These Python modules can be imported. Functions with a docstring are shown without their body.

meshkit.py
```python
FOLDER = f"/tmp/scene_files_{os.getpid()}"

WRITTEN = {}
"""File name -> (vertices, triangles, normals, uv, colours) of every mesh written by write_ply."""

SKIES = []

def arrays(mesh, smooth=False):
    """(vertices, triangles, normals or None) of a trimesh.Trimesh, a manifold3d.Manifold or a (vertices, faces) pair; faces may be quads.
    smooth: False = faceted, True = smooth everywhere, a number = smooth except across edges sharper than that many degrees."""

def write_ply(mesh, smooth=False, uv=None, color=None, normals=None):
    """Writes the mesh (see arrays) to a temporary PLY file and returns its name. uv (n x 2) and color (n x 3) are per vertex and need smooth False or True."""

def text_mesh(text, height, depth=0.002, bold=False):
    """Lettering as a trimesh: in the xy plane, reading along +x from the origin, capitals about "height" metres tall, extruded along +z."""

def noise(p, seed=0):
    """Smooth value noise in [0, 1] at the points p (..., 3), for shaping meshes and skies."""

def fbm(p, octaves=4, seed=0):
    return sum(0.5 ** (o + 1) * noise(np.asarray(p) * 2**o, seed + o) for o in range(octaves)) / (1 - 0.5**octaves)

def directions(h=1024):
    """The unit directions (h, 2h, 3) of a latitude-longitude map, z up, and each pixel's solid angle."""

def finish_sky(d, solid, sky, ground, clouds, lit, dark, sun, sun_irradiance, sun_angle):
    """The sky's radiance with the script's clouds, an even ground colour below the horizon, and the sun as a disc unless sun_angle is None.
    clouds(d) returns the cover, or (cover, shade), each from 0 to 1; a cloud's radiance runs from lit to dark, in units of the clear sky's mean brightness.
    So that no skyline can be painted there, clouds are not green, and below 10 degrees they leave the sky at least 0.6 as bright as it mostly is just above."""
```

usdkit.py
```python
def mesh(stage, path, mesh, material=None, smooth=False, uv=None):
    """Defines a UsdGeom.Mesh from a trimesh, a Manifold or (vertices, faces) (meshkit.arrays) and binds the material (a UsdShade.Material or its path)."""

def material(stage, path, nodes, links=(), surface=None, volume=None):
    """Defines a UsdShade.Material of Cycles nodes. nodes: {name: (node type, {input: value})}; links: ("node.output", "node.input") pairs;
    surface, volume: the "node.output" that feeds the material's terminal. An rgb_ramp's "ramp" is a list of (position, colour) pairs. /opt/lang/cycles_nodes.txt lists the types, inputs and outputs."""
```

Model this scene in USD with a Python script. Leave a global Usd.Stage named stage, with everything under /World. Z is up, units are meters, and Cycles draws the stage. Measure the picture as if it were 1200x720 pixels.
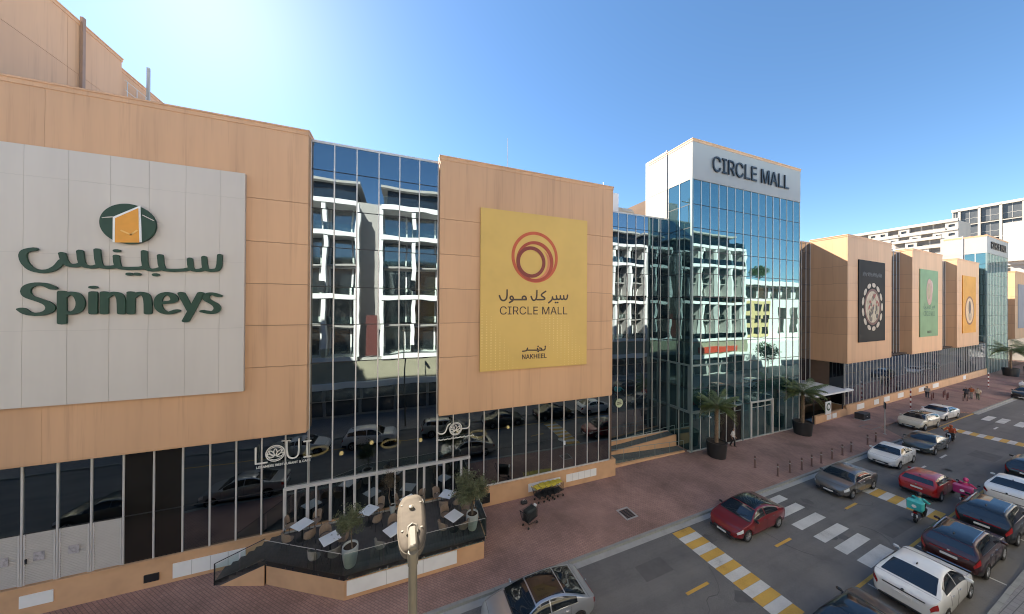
import math, random
import numpy as np, trimesh, manifold3d as m3, shapely
from shapely import affinity
from shapely.geometry import LineString, Polygon, Point, box as sbox
from pxr import Usd, UsdGeom, UsdLux, UsdShade, Gf, Sdf, Vt
import usdkit, meshkit
stage = Usd.Stage.CreateInMemory()
UsdGeom.SetStageUpAxis(stage, "Z"); UsdGeom.SetStageMetersPerUnit(stage, 1.0)
UsdGeom.Xform.Define(stage, '/World'); UsdGeom.Scope.Define(stage, '/World/Looks')
R = random.Random(7); NR = np.random.default_rng(7)
# ------------------------------------------------------------------ camera, sky, sun, exposure
EYE = np.array([0, 0, 13.0]); YAW, PITCH, ROLL = .35578697, .00305682, .00583443
EXPOSURE = 2.45; SKY = 0.05; SUN = 1.15; SUN_AZ, SUN_EL = math.radians(-27), math.radians(39)
fw = np.array([math.sin(YAW)*math.cos(PITCH), math.cos(YAW)*math.cos(PITCH), math.sin(PITCH)])
r0 = np.array([math.cos(YAW), -math.sin(YAW), 0]); u0 = np.cross(r0, fw)
rt = r0*math.cos(ROLL) + u0*math.sin(ROLL); up = u0*math.cos(ROLL) - r0*math.sin(ROLL)
cam = UsdGeom.Camera.Define(stage, '/World/camera')
cam.CreateHorizontalApertureAttr(36.0); cam.CreateVerticalApertureAttr(21.6); cam.CreateFocalLengthAttr(10.2)
cam.CreateClippingRangeAttr(Gf.Vec2f(0.1, 5000)); cam.CreateExposureAttr(EXPOSURE)
cam.AddTransformOp().Set(Gf.Matrix4d(*rt, 0, *up, 0, *(-fw), 0, *EYE, 1))
sund = np.array([math.sin(SUN_AZ)*math.cos(SUN_EL), math.cos(SUN_AZ)*math.cos(SUN_EL), math.sin(SUN_EL)])
sun = UsdLux.DistantLight.Define(stage, '/World/sun')
sun.CreateIntensityAttr(SUN); sun.CreateAngleAttr(0.5); sun.CreateNormalizeAttr(True); sun.CreateColorAttr(Gf.Vec3f(1, .90, .76))
sx = np.cross([0, 0, 1], sund); sx /= np.linalg.norm(sx); sy = np.cross(sund, sx)
sun.AddTransformOp().Set(Gf.Matrix4d(*sx, 0, *sy, 0, *sund, 0, 0, 0, 100, 1))
dome = UsdLux.DomeLight.Define(stage, '/World/sky')
sm = usdkit.material(stage, '/World/Looks/sky', {
    's': ('sky_texture', {'sky_type': 'single_scattering', 'sun_disc': False, 'sun_elevation': SUN_EL, 'sun_rotation': SUN_AZ, 'altitude': 50.0, 'air_density': .8, 'aerosol_density': .13, 'ozone_density': 2.0}),
    'h': ('hsv', {'saturation': 1.12, 'hue': .4955}),
    'b': ('background_shader', {'strength': SKY})}, [('s.color', 'h.color'), ('h.color', 'b.color')], surface='b.background')
UsdShade.MaterialBindingAPI.Apply(dome.GetPrim()).Bind(sm)
dome.GetPrim().SetCustomDataByKey('kind', 'structure')
# ------------------------------------------------------------------ helpers
class Fr:
    """A frame: u along, w into the building, z up."""
    def __init__(s, x=0, y=0, a=0, z=0): s.o = np.array([x, y, z], float); c, n = math.cos(a), math.sin(a); s.m = np.array([[c, n, 0], [-n, c, 0], [0, 0, 1.0]])
    def __call__(s, p): return np.asarray(p, float) @ s.m + s.o
W0 = Fr()
class MB:
    def __init__(s, fr=W0): s.v, s.f, s.n, s.fr = [], [], 0, fr
    def add(s, v, f, fr=None):
        v = np.asarray(v, float).reshape(-1, 3); f = np.asarray(f, int)
        if f.shape[1] == 4: f = np.vstack([f[:, [0, 1, 2]], f[:, [0, 2, 3]]])
        s.v.append((fr or s.fr)(v)); s.f.append(f + s.n); s.n += len(v); return s
    def box(s, x0, x1, y0, y1, z0, z1):
        v = [(x, y, z) for x in sorted((x0, x1)) for y in sorted((y0, y1)) for z in sorted((z0, z1))]
        return s.add(v, [(0, 1, 3, 2), (4, 6, 7, 5), (0, 4, 5, 1), (2, 3, 7, 6), (0, 2, 6, 4), (1, 5, 7, 3)])
    def tm(s, m, T=None):
        if hasattr(m, 'to_mesh'): q = m.to_mesh(); v, f = q.vert_properties[:, :3], q.tri_verts
        else: v, f = m.vertices, m.faces
        v = np.asarray(v, float)
        if T is not None: v = v @ T[:3, :3].T + T[:3, 3]
        return s.add(v, f)
    def tube(s, pts, r, n=8, cap=True):
        p = np.asarray(pts, float); r = np.broadcast_to(r, (len(p),)); t = np.gradient(p, axis=0); t /= np.linalg.norm(t, axis=1, keepdims=True) + 1e-9
        a = np.cross(t, [0, 0, 1.0]); k = np.linalg.norm(a, axis=1) < .2; a[k] = np.cross(t[k], [1.0, 0, 0]); a /= np.linalg.norm(a, axis=1, keepdims=True)
        b = np.cross(t, a); g = np.arange(n)*2*np.pi/n
        v = p[:, None] + r[:, None, None]*(np.cos(g)[None, :, None]*a[:, None] + np.sin(g)[None, :, None]*b[:, None]); v = v.reshape(-1, 3); f = []
        for i in range(len(p)-1):
            for j in range(n): f.append((i*n+j, i*n+(j+1) % n, (i+1)*n+(j+1) % n, (i+1)*n+j))
        f = [x for q in f for x in ((q[0], q[1], q[2]), (q[0], q[2], q[3]))]
        if cap:
            for base, c in ((0, p[0]), ((len(p)-1)*n, p[-1])):
                v = np.vstack([v, c]); f += [(base+j, base+(j+1) % n, len(v)-1) for j in range(n)]
        return s.add(v, f)
    def lathe(s, prof, n=24, c=(0, 0, 0), sx=1, sy=1):
        pr = np.asarray(prof, float); g = np.arange(n)*2*np.pi/n
        v = np.stack([pr[:, None, 0]*np.cos(g)*sx + c[0], pr[:, None, 0]*np.sin(g)*sy + c[1], np.repeat(pr[:, 1:2], n, 1) + c[2]], -1).reshape(-1, 3)
        return s.add(v, [(i*n+j, i*n+(j+1) % n, (i+1)*n+(j+1) % n, (i+1)*n+j) for i in range(len(pr)-1) for j in range(n)])
    def poly(s, shape, z0, z1, T=None):
        """Extrudes a shapely shape from z0 to z1; T maps (x, y, z)."""
        for g in getattr(shape, 'geoms', [shape]):
            if g.is_empty or g.area < 1e-7: continue
            m = trimesh.creation.extrude_polygon(g, abs(z1-z0), engine='earcut'); v = np.array(m.vertices); v[:, 2] += min(z0, z1)
            s.add(v if T is None else T(v), m.faces)
        return s
    def rbox(s, c, h, r=.02, a=0):
        """Rounded box, centre c, half sizes h, turned by a about z."""
        pts = []
        for q in np.ndindex(2, 2, 2):
            k = (np.array(q)*2-1)*(np.array(h)-r)
            for d in ((1, 0, 0), (0, 1, 0), (0, 0, 1)): pts.append(k+(np.array(q)*2-1)*np.array(d)*r)
        hull = m3.Manifold.hull_points(np.array(pts)); q = hull.to_mesh(); v = q.vert_properties[:, :3].astype(float)
        ca, sa = math.cos(a), math.sin(a); v = np.stack([v[:, 0]*ca-v[:, 1]*sa, v[:, 0]*sa+v[:, 1]*ca, v[:, 2]], 1)+np.array(c)
        return s.add(v, q.tri_verts)
    def get(s): return np.vstack(s.v), np.vstack(s.f)
NAMES = {}
def fresh(parent, name):
    k = NAMES.get((parent, name), 0); NAMES[(parent, name)] = k+1
    return f'{parent}/{name}' + (f'_{k:03d}' if k else '')
def tag(path, label=None, cat=None, group=None, kind=None):
    p = stage.GetPrimAtPath(path)
    for k, v in (('label', label), ('category', cat), ('group', group), ('kind', kind)):
        if v: p.SetCustomDataByKey(k, v)
    return path
def obj(parent, name, mb, mat, smooth=False, **k):
    path = fresh(parent, name)
    usdkit.mesh(stage, path, mb.get() if isinstance(mb, MB) else mb, mat, smooth=smooth)
    tag(path, **k); return path
def thing(name, label, cat, loc=(0, 0, 0), rz=0, group=None, kind=None):
    path = fresh('/World', name); x = UsdGeom.Xform.Define(stage, path)
    x.AddTranslateOp().Set(Gf.Vec3d(*map(float, loc)))
    if rz: x.AddRotateZOp().Set(float(rz))
    return tag(path, label, cat, group, kind)
def dup(src, name, label, cat, loc, rz=0, group=None, s=1):
    path = thing(name, label, cat, loc, rz, group)
    if s != 1: UsdGeom.Xformable(stage.GetPrimAtPath(path)).AddScaleOp().Set(Gf.Vec3f(s, s, s))
    p = stage.GetPrimAtPath(path); p.GetReferences().AddInternalReference(Sdf.Path(src)); p.SetInstanceable(True); return path
def proto(name):
    path = fresh('/World/Looks', name); stage.CreateClassPrim(path); return path
# ------------------------------------------------------------------ materials
MATS = {}
def mat(name, col, rough=.6, var=.12, scale=2.0, bump=0, bscale=30, metal=0, coat=0, spec=.5, streak=False, emis=0, sheen=0):
    if name in MATS: return MATS[name]
    c = np.array(col, float)
    n = {'g': ('geometry', {}), 'm': ('mapping', {'scale': (1, 1, .12) if streak else (1, 1, 1)}), 'n': ('noise_texture', {'scale': scale, 'detail': 5.0, 'roughness': .6}),
         'r': ('rgb_ramp', {'ramp': [(.25, tuple(c*(1-var))), (.5, tuple(c)), (.75, tuple(np.minimum(c*(1+var*.7), .95)))]}),
         'p': ('principled_bsdf', {'roughness': rough, 'metallic': metal, 'coat_weight': coat, 'specular_ior_level': spec})}
    l = [('g.position', 'm.vector'), ('m.vector', 'n.vector'), ('n.fac', 'r.fac'), ('r.color', 'p.base_color')]
    if emis: n['p'][1].update(emission_strength=emis); l.append(('r.color', 'p.emission_color'))
    if bump:
        n['n2'] = ('noise_texture', {'scale': bscale, 'detail': 4.0}); n['b'] = ('bump', {'strength': 1.0, 'distance': bump})
        l += [('g.position', 'n2.vector'), ('n2.fac', 'b.height'), ('b.normal', 'p.normal')]
    MATS[name] = usdkit.material(stage, '/World/Looks/'+name, n, l, surface='p.BSDF'); return MATS[name]
def glass(name, tint, refl, base, wav=.007, see=0.0, wscale=.55):
    """Coated facade glass: a mirror share by view angle over dark glass; see > 0 lets light through."""
    n = {'g': ('geometry', {}), 'n': ('noise_texture', {'scale': wscale, 'detail': 1.0}), 'b': ('bump', {'strength': 1.0, 'distance': wav}),
         'f': ('fresnel', {'IOR': 1.5}), 'r': ('map_range', {'from_min': 0.04, 'from_max': 1.0, 'to_min': refl, 'to_max': 1.0, 'clamp': True}),
         'gl': ('glossy_bsdf', {'color': tint, 'roughness': 0.0}), 'x': ('mix_closure', {})}
    l = [('g.position', 'n.vector'), ('n.fac', 'b.height'), ('b.normal', 'gl.normal'), ('f.fac', 'r.value'), ('r.result', 'x.fac'), ('gl.BSDF', 'x.closure2')]
    if see:
        n['d'] = ('transparent_bsdf', {'color': tuple(np.array(base)*see)}); l.append(('d.BSDF', 'x.closure1'))
    else:
        n['d'] = ('diffuse_bsdf', {'color': base}); l.append(('d.BSDF', 'x.closure1'))
    MATS[name] = usdkit.material(stage, '/World/Looks/'+name, n, l, surface='x.closure'); return MATS[name]
def tiles(name, c1, c2, mortar, w, h, gap=.006, rot=0.0, rough=.75, dirt=.25, bump=.002, lines=False):
    n = {'g': ('geometry', {}), 'm': ('mapping', {'rotation': (0, 0, rot)}), 'k': ('brick_texture', {'color1': c1, 'color2': c2, 'mortar': mortar, 'scale': 1.0, 'mortar_size': gap, 'mortar_smooth': .2, 'brick_width': w, 'row_height': h, 'offset': 0.0 if lines else .5}),
         'n': ('noise_texture', {'scale': .35, 'detail': 7.0, 'roughness': .62}), 'd': ('rgb_ramp', {'ramp': [(.3, (1-dirt,)*3), (.55, (1, 1, 1)), (.75, (1+dirt*.6,)*3)]}),
         'x': ('mix', {'mix_type': 'multiply', 'fac': 1.0}), 'b': ('bump', {'strength': .7, 'distance': bump, 'invert': True}), 'p': ('principled_bsdf', {'roughness': rough})}
    l = [('g.position', 'm.vector'), ('m.vector', 'k.vector'), ('g.position', 'n.vector'), ('n.fac', 'd.fac'), ('k.color', 'x.color1'), ('d.color', 'x.color2'), ('x.color', 'p.base_color'), ('k.fac', 'b.height'), ('b.normal', 'p.normal')]
    MATS[name] = usdkit.material(stage, '/World/Looks/'+name, n, l, surface='p.BSDF'); return MATS[name]
TAN = (.58, .325, .175)
def cladding(name, c):
    c = np.array(c); n = {'g': ('geometry', {}), 'm': ('mapping', {'scale': (1, 1, .10)}), 'm2': ('mapping', {'scale': (1, 1, .035)}), 'a': ('noise_texture', {'scale': .6, 'detail': 5.0, 'roughness': .6}), 's': ('noise_texture', {'scale': 3.2, 'detail': 5.0, 'roughness': .7}), 'f': ('noise_texture', {'scale': 28.0, 'detail': 3.0}), 'o': ('object_info', {}),
         'ra': ('rgb_ramp', {'ramp': [(.25, tuple(c*.86)), (.5, tuple(c)), (.75, tuple(np.minimum(c*1.08, 1)))]}), 'rs': ('rgb_ramp', {'ramp': [(.30, (.80, .79, .78)), (.45, (1, 1, 1)), (.75, (1.05, 1.04, 1.03))]}), 'ro': ('rgb_ramp', {'ramp': [(0, (.955, .95, .945)), (1, (1.04, 1.035, 1.03))]}),
         'x': ('mix', {'mix_type': 'multiply', 'fac': .75}), 'y': ('mix', {'mix_type': 'multiply', 'fac': 1.0}), 'b': ('bump', {'strength': 1.0, 'distance': .0006}), 'p': ('principled_bsdf', {'roughness': .64})}
    MATS[name] = usdkit.material(stage, '/World/Looks/'+name, n, [('g.position', 'm.vector'), ('g.position', 'm2.vector'), ('m.vector', 'a.vector'), ('m2.vector', 's.vector'), ('g.position', 'f.vector'), ('a.fac', 'ra.fac'), ('s.fac', 'rs.fac'), ('o.random', 'ro.fac'), ('ra.color', 'x.color1'), ('rs.color', 'x.color2'), ('x.color', 'y.color1'), ('ro.color', 'y.color2'), ('y.color', 'p.base_color'), ('f.fac', 'b.height'), ('b.normal', 'p.normal')], surface='p.BSDF'); return MATS[name]
M_clad = cladding('terracotta_cladding', (.60, .348, .192))
M_plast = mat('terracotta_plaster', (.60, .355, .195), .75, .16, .8, .001, 40)
M_joint = mat('joint_shadow_gap', (.12, .075, .05), .9)
M_cop = mat('brown_coping', (.30, .18, .115), .5, .1, 3)
M_signw = mat('stone_grey_sign_panel', (.56, .50, .44), .5, .07, .8, streak=True)
M_signwj = mat('sign_panel_joint', (.44, .395, .35), .8)
M_green = mat('dark_green_letters', (.007, .042, .021), .45, .1, 2)
M_orange = mat('orange_emblem', (.72, .30, .03), .4, .08, 3)
M_white = mat('white_paint', (.78, .77, .75), .5, .06, 2)
M_whitewall = mat('white_render_wall', (.76, .74, .72), .65, .07, .5, streak=True)
M_alu = mat('light_aluminium', (.60, .56, .52), .38, .06, 2, metal=.25)
M_teal = mat('teal_steel_frame', (.22, .28, .27), .4, .08, 2, metal=.4)
M_dark = mat('near_black_seal', (.012, .013, .015), .5, .05)
M_spandrel = mat('dark_brown_spandrel', (.016, .013, .010), .10, .2, .6)
M_louv = mat('white_louvre', (.52, .485, .46), .5, .06, 2)
M_blk = mat('black_metal', (.015, .015, .016), .4, .1)
M_gold = mat('gold_banner', (.62, .395, .10), .42, .10, .35)
M_brown = mat('dark_brown_print', (.055, .03, .018), .5)
M_red = mat('orange_red_print', (.50, .085, .03), .45)
M_dred = mat('dark_red_print', (.20, .025, .02), .45)
M_conc = mat('grey_concrete', (.36, .35, .33), .8, .15, 1.5, .001, 40)
M_kerb = mat('kerb_concrete', (.27, .27, .25), .8, .18, 2.5, .0015, 30)
def asphalt():
    n = {'g': ('geometry', {}), 'm': ('mapping', {'rotation': (0, 0, -.037), 'scale': (.035, 1.0, 1)}), 's': ('noise_texture', {'scale': 1.1, 'detail': 4.0, 'roughness': .6}), 'b': ('noise_texture', {'scale': .5, 'detail': 8.0, 'roughness': .68}), 'f': ('noise_texture', {'scale': 55.0, 'detail': 3.0}),
         'rs': ('rgb_ramp', {'ramp': [(.3, (.78, .78, .78)), (.5, (1, 1, 1)), (.7, (1.16, 1.15, 1.13))]}), 'rb': ('rgb_ramp', {'ramp': [(.28, (.098, .094, .091)), (.42, (.132, .126, .122)), (.62, (.150, .143, .137)), (.8, (.175, .166, .156))]}), 'rf': ('rgb_ramp', {'ramp': [(.3, (.72, .72, .72)), (.7, (1.28, 1.28, 1.28))]}),
         'x': ('mix', {'mix_type': 'multiply', 'fac': 1.0}), 'y': ('mix', {'mix_type': 'multiply', 'fac': 1.0}), 'bp': ('bump', {'strength': .8, 'distance': .004}), 'p': ('principled_bsdf', {'roughness': .8})}
    MATS['asphalt'] = usdkit.material(stage, '/World/Looks/asphalt', n, [('g.position', 'm.vector'), ('m.vector', 's.vector'), ('g.position', 'b.vector'), ('g.position', 'f.vector'), ('s.fac', 'rs.fac'), ('b.fac', 'rb.fac'), ('f.fac', 'rf.fac'), ('rb.color', 'x.color1'), ('rs.color', 'x.color2'), ('x.color', 'y.color1'), ('rf.color', 'y.color2'), ('y.color', 'p.base_color'), ('f.fac', 'bp.height'), ('bp.normal', 'p.normal')], surface='p.BSDF'); return MATS['asphalt']
M_asph = asphalt()
M_bay = tiles('bay_paver', (.17, .135, .115), (.14, .11, .095), (.09, .075, .07), .22, .11, .012)
M_pave = tiles('red_paver', (.39, .228, .185), (.33, .190, .155), (.21, .135, .11), .21, .105, .011, rot=.75, dirt=.42)
M_pink = tiles('pink_paver', (.33, .17, .15), (.29, .15, .13), (.16, .09, .08), .21, .105, .011, rot=.75)
M_walk = tiles('grey_paver', (.23, .22, .22), (.20, .19, .19), (.10, .10, .10), .4, .2, .012)
M_sand = mat('sandy_ground', (.36, .30, .23), .9, .15, .1)
def paint(name, col):
    n = {'g': ('geometry', {}), 'n': ('noise_texture', {'scale': 16.0, 'detail': 8.0, 'roughness': .75}), 'n2': ('noise_texture', {'scale': .9, 'detail': 3.0}), 'a': ('math', {'math_type': 'add'}),
         'r': ('rgb_ramp', {'ramp': [(.33, tuple(np.array(col)*.45)), (.43, tuple(np.array(col)*.82)), (.60, col)]}), 'h': ('math', {'math_type': 'multiply', 'value2': .5}), 'p': ('principled_bsdf', {'roughness': .7})}
    MATS[name] = usdkit.material(stage, '/World/Looks/'+name, n, [('g.position', 'n.vector'), ('g.position', 'n2.vector'), ('n.fac', 'a.value1'), ('n2.fac', 'a.value2'), ('a.value', 'h.value1'), ('h.value', 'r.fac'), ('r.color', 'p.base_color')], surface='p.BSDF'); return MATS[name]
M_pw = paint('worn_white_road_paint', (.60, .59, .56)); M_py = paint('worn_yellow_road_paint', (.60, .36, .07))
G_main = glass('curtain_glass', (.58, .69, .74), .40, (.012, .017, .019))
G_tower = glass('tower_glass', (.46, .68, .69), .38, (.014, .034, .034))
G_base = glass('ground_floor_glass', (.68, .76, .80), .30, (.5, .55, .52), see=.55)
G_dark = glass('dark_side_glass', (.6, .66, .7), .10, (.005, .006, .007))
G_far = glass('far_glass', (.62, .70, .80), .42, (.012, .014, .018))
G_clear = glass('clear_balustrade_glass', (.8, .9, .9), .06, (.90, .95, .93), wav=.0003, see=1.0)
def coated(name, rough, fac, base):
    n = {'g': ('glossy_bsdf', {'color': (.8, .78, .72), 'roughness': rough}), 'd': ('diffuse_bsdf', {'color': base}), 'x': ('mix_closure', {'fac': fac})}
    MATS[name] = usdkit.material(stage, '/World/Looks/'+name, n, [('d.BSDF', 'x.closure1'), ('g.BSDF', 'x.closure2')], surface='x.closure'); return MATS[name]
G_win = coated('house_window_glass', .09, .38, (.02, .026, .03)); M_flush = coated('flush_window_glass', .035, .55, (.02, .026, .03))
M_carglass = mat('car_glass', (.010, .012, .014), .03, .1, 3, spec=.9)
M_tyre = mat('tyre_rubber', (.016, .016, .017), .8); M_rim = mat('alloy_rim', (.42, .43, .45), .3, .05, metal=.8)
M_chrome = mat('chrome', (.6, .6, .6), .15, .02, metal=1.0); M_head = mat('headlamp_lens', (.62, .64, .66), .12, .1, 9, coat=.6); M_tail = mat('tail_lamp_lens', (.30, .012, .012), .15, .1, 9, coat=.6)
M_trim = mat('dark_plastic', (.02, .02, .022), .6); M_plate = mat('number_plate', (.7, .7, .68), .5)
M_skin = mat('skin', (.33, .19, .12), .55); M_hair = mat('black_hair', (.012, .01, .009), .5)
def leafmat(name, col, tr=.3):
    c = np.array(col); n = {'o': ('geometry', {}), 'n': ('noise_texture', {'scale': 3.0, 'detail': 3.0}), 'r': ('rgb_ramp', {'ramp': [(.3, tuple(c*.55)), (.5, tuple(c)), (.72, tuple(c*1.5))]}),
         'd': ('principled_bsdf', {'roughness': .5}), 't': ('translucent_bsdf', {}), 'x': ('mix_closure', {'fac': tr})}
    MATS[name] = usdkit.material(stage, '/World/Looks/'+name, n, [('o.position', 'n.vector'), ('n.fac', 'r.fac'), ('r.color', 'd.base_color'), ('r.color', 't.color'), ('d.BSDF', 'x.closure1'), ('t.BSDF', 'x.closure2')], surface='x.closure'); return MATS[name]
M_olive = leafmat('grey_olive_leaf', (.15, .165, .085)); M_palm = leafmat('palm_leaf', (.17, .205, .08)); M_vine = leafmat('dull_red_leaf', (.10, .07, .035)); M_tree = leafmat('street_tree_leaf', (.05, .085, .025))
M_bark = mat('bark', (.13, .095, .065), .9, .3, 8, .006, 30); M_palmbark = mat('palm_bark', (.20, .13, .08), .9, .35, 10, .01, 25)
M_pot = mat('grey_white_pot', (.45, .47, .45), .5, .08, 3); M_soil = mat('soil', (.05, .035, .025), .95); M_planter = mat('dark_planter', (.022, .02, .02), .5, .1, 2)
M_table = mat('white_tabletop', (.72, .73, .74), .35, .04); M_wick = mat('tan_wicker', (.27, .195, .14), .7, .2, 25, .003, 120); M_wick2 = mat('grey_wicker', (.24, .22, .19), .7, .2, 25, .003, 120)
M_deck = mat('dark_decking', (.095, .083, .076), .6, .3, 2.2, .002, 20)
M_brass = mat('brass', (.55, .40, .19), .3, .05, metal=.7); M_ringl = mat('lit_brass_ring', (.80, .52, .24), .4, .05, emis=.5); M_signl = mat('cream_metal_letters', (.72, .68, .60), .4, .04)
M_cream = mat('lamp_housing_cream', (.082, .068, .053), .85, .3, 7, .0006, 60, spec=.2); M_pole = mat('galvanised_pole', (.105, .09, .066), .55, .25, 4)
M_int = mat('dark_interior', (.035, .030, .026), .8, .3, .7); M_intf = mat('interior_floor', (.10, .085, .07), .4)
M_bulb = mat('warm_bulb', (1, .62, .28), .5, .02, emis=1.8)
# ------------------------------------------------------------------ ground, road, pavements
yk = lambda x: 12.70+.021*x          # far kerb
yn = lambda x: 4.02+.024*x           # near kerb
yc = lambda x: 6.48+.0345*x          # yellow edge line
XA, XB = -60.0, 150.0; ZR = -.12
def strip(pts, z, th=None): m = MB(); n = len(pts); v = [(x, y, z) for x, y in pts]; m.add(v, [(0, i, i+1) for i in range(1, n-1)]); return m
obj('/World', 'ground', strip([(-900, -900), (1200, -900), (1200, 1200), (-900, 1200)], -.2), M_sand, kind='structure')
road = obj('/World', 'road', strip([(XA, yn(XA)-.05), (XB, yn(XB)-.05), (XB, yk(XB)+.05), (XA, yk(XA)+.05)], ZR), M_asph, kind='structure')
# paved forecourt with a parking bay cut out of it
bay = Polygon([(47.6, yk(47.6)-.02), (50.0, 16.0), (65.0, 16.35), (68.0, yk(68)-.02)])
pv = Polygon([(XA, yk(XA)+.15), (XB, yk(XB)+.15), (XB, 60), (XA, 60)]).difference(bay.buffer(.0))
pav = obj('/World', 'pavement', MB().poly(pv, -.18, 0), M_pave, kind='structure')
obj('/World', 'parking_bay', MB().poly(bay, -.18, ZR+.006), M_bay, kind='structure')
near = obj('/World', 'near_pavement', MB().poly(Polygon([(XA, -60), (XB, -60), (XB, yn(XB)-.15), (XA, yn(XA)-.15)]), -.18, .0), M_walk, kind='structure')
def kerb_run(x0, x1, f, parent, side):
    x = x0
    while x < x1-.1:
        b = MB(); e = x+.985; a = math.atan(f(x+1)-f(x)); dz = R.uniform(-.004, .004); g = R.uniform(-.006, .006)
        b.box(0, .985, .0+g, .15*side+g, -.18, .012+dz)
        v, fc = b.get(); c, s = math.cos(a), math.sin(a); v = np.stack([v[:, 0]*c-v[:, 1]*s+x, v[:, 0]*s+v[:, 1]*c+f(x), v[:, 2]], 1)
        obj(parent, 'kerb_stone', (v, fc), M_kerb); x += 1.0
kerb_run(-2.0, 47, yk, pav, 1); kerb_run(8, 46, yn, near, -1)
b = MB()
for x0, x1, f, sd in ((68, XB, yk, 1), (XA, -2, yk, 1), (46, XB, yn, -1), (XA, 8, yn, -1)):
    v = [(x0, f(x0), -.18), (x1, f(x1), -.18), (x1, f(x1)+.15*sd, -.18), (x0, f(x0)+.15*sd, -.18)]; v += [(p[0], p[1], .012) for p in v]
    b.add(v, [(0, 1, 2, 3), (4, 5, 6, 7), (0, 1, 5, 4), (1, 2, 6, 5), (2, 3, 7, 6), (3, 0, 4, 7)])
obj(pav, 'kerb_run', b, M_kerb)
ga = MB()
for x0, x1 in ((XA, 47), (68, XB)): ga.add([(x0, yk(x0)-.32, ZR+.004), (x1, yk(x1)-.32, ZR+.004), (x1, yk(x1), ZR+.004), (x0, yk(x0), ZR+.004)], [(0, 1, 2, 3)])
obj(road, 'gutter_strip', ga, M_conc)
ZM = ZR+.009
def quad(name, p, m): obj(road, name, strip(p, ZM), m)
E1 = np.array([1, .037]); E1 /= np.linalg.norm(E1); E2 = np.array([-.066, 1]); E2 /= np.linalg.norm(E2)
def para(c, l, w, name, m):
    c = np.array(c); quad(name, [c-E1*l/2-E2*w/2, c+E1*l/2-E2*w/2, c+E1*l/2+E2*w/2, c-E1*l/2+E2*w/2], m)
for y0 in (12.35, 11.45, 10.45, 9.45, 8.6, 7.75): para((23.65-.03*(y0-10), y0+.02), 2.8, .50, 'zebra_stripe', M_pw)
def band(x, y0, y1, w, n):
    for i in range(n):
        h = (y1-y0)/n; yy = y1-(i+.5)*h; para((x-.03*(yy-10), yy), w, h*.985, 'band_block', M_py if i % 2 == 0 else M_pw)
band(15.55, 7.35, 12.65, 1.45, 13); band(31.95, 7.75, 13.0, 1.6, 13); band(56.8, 8.3, 13.6, 1.6, 13)
for y0 in (13.1, 12.2, 11.1, 10.0, 8.9): para((66.8, y0-.2), 3.2, .55, 'zebra_stripe', M_pw)
for x0 in (13.0, 20.1, 28.1, 40.5, 45.5, 62.0): para((x0, 10.0+.037*(x0-20)), 1.5, .13, 'lane_dash', M_py if x0 < 30 else M_pw)
para((74, 11.8), 1.6, .13, 'lane_dash', M_pw)
x = -20.0
while x < 110:
    w = 5.5; p = [(x, yc(x)-.06), (x+w, yc(x+w)-.06), (x+w, yc(x+w)+.06), (x, yc(x)+.06)]; quad('edge_line', p, M_py); x += w+.02
for x0 in (17.6, 21.0, 27.0, 33.2, 39.2): para((x0, (yc(x0)+yn(x0))/2+.0), .10, yc(x0)-yn(x0)-.2, 'bay_line', M_pw)
quad('edge_line', [(47.4, yk(47)+.0), (47.6, yk(47.2)), (68, yk(68)+.12), (68, yk(68)-.05)], M_py)
M_patch = mat('asphalt_patch', (.112, .108, .105), .85, .2, 2, .003, 90); M_oil = mat('oil_stain', (.088, .085, .083), .65, .3, 3)
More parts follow.
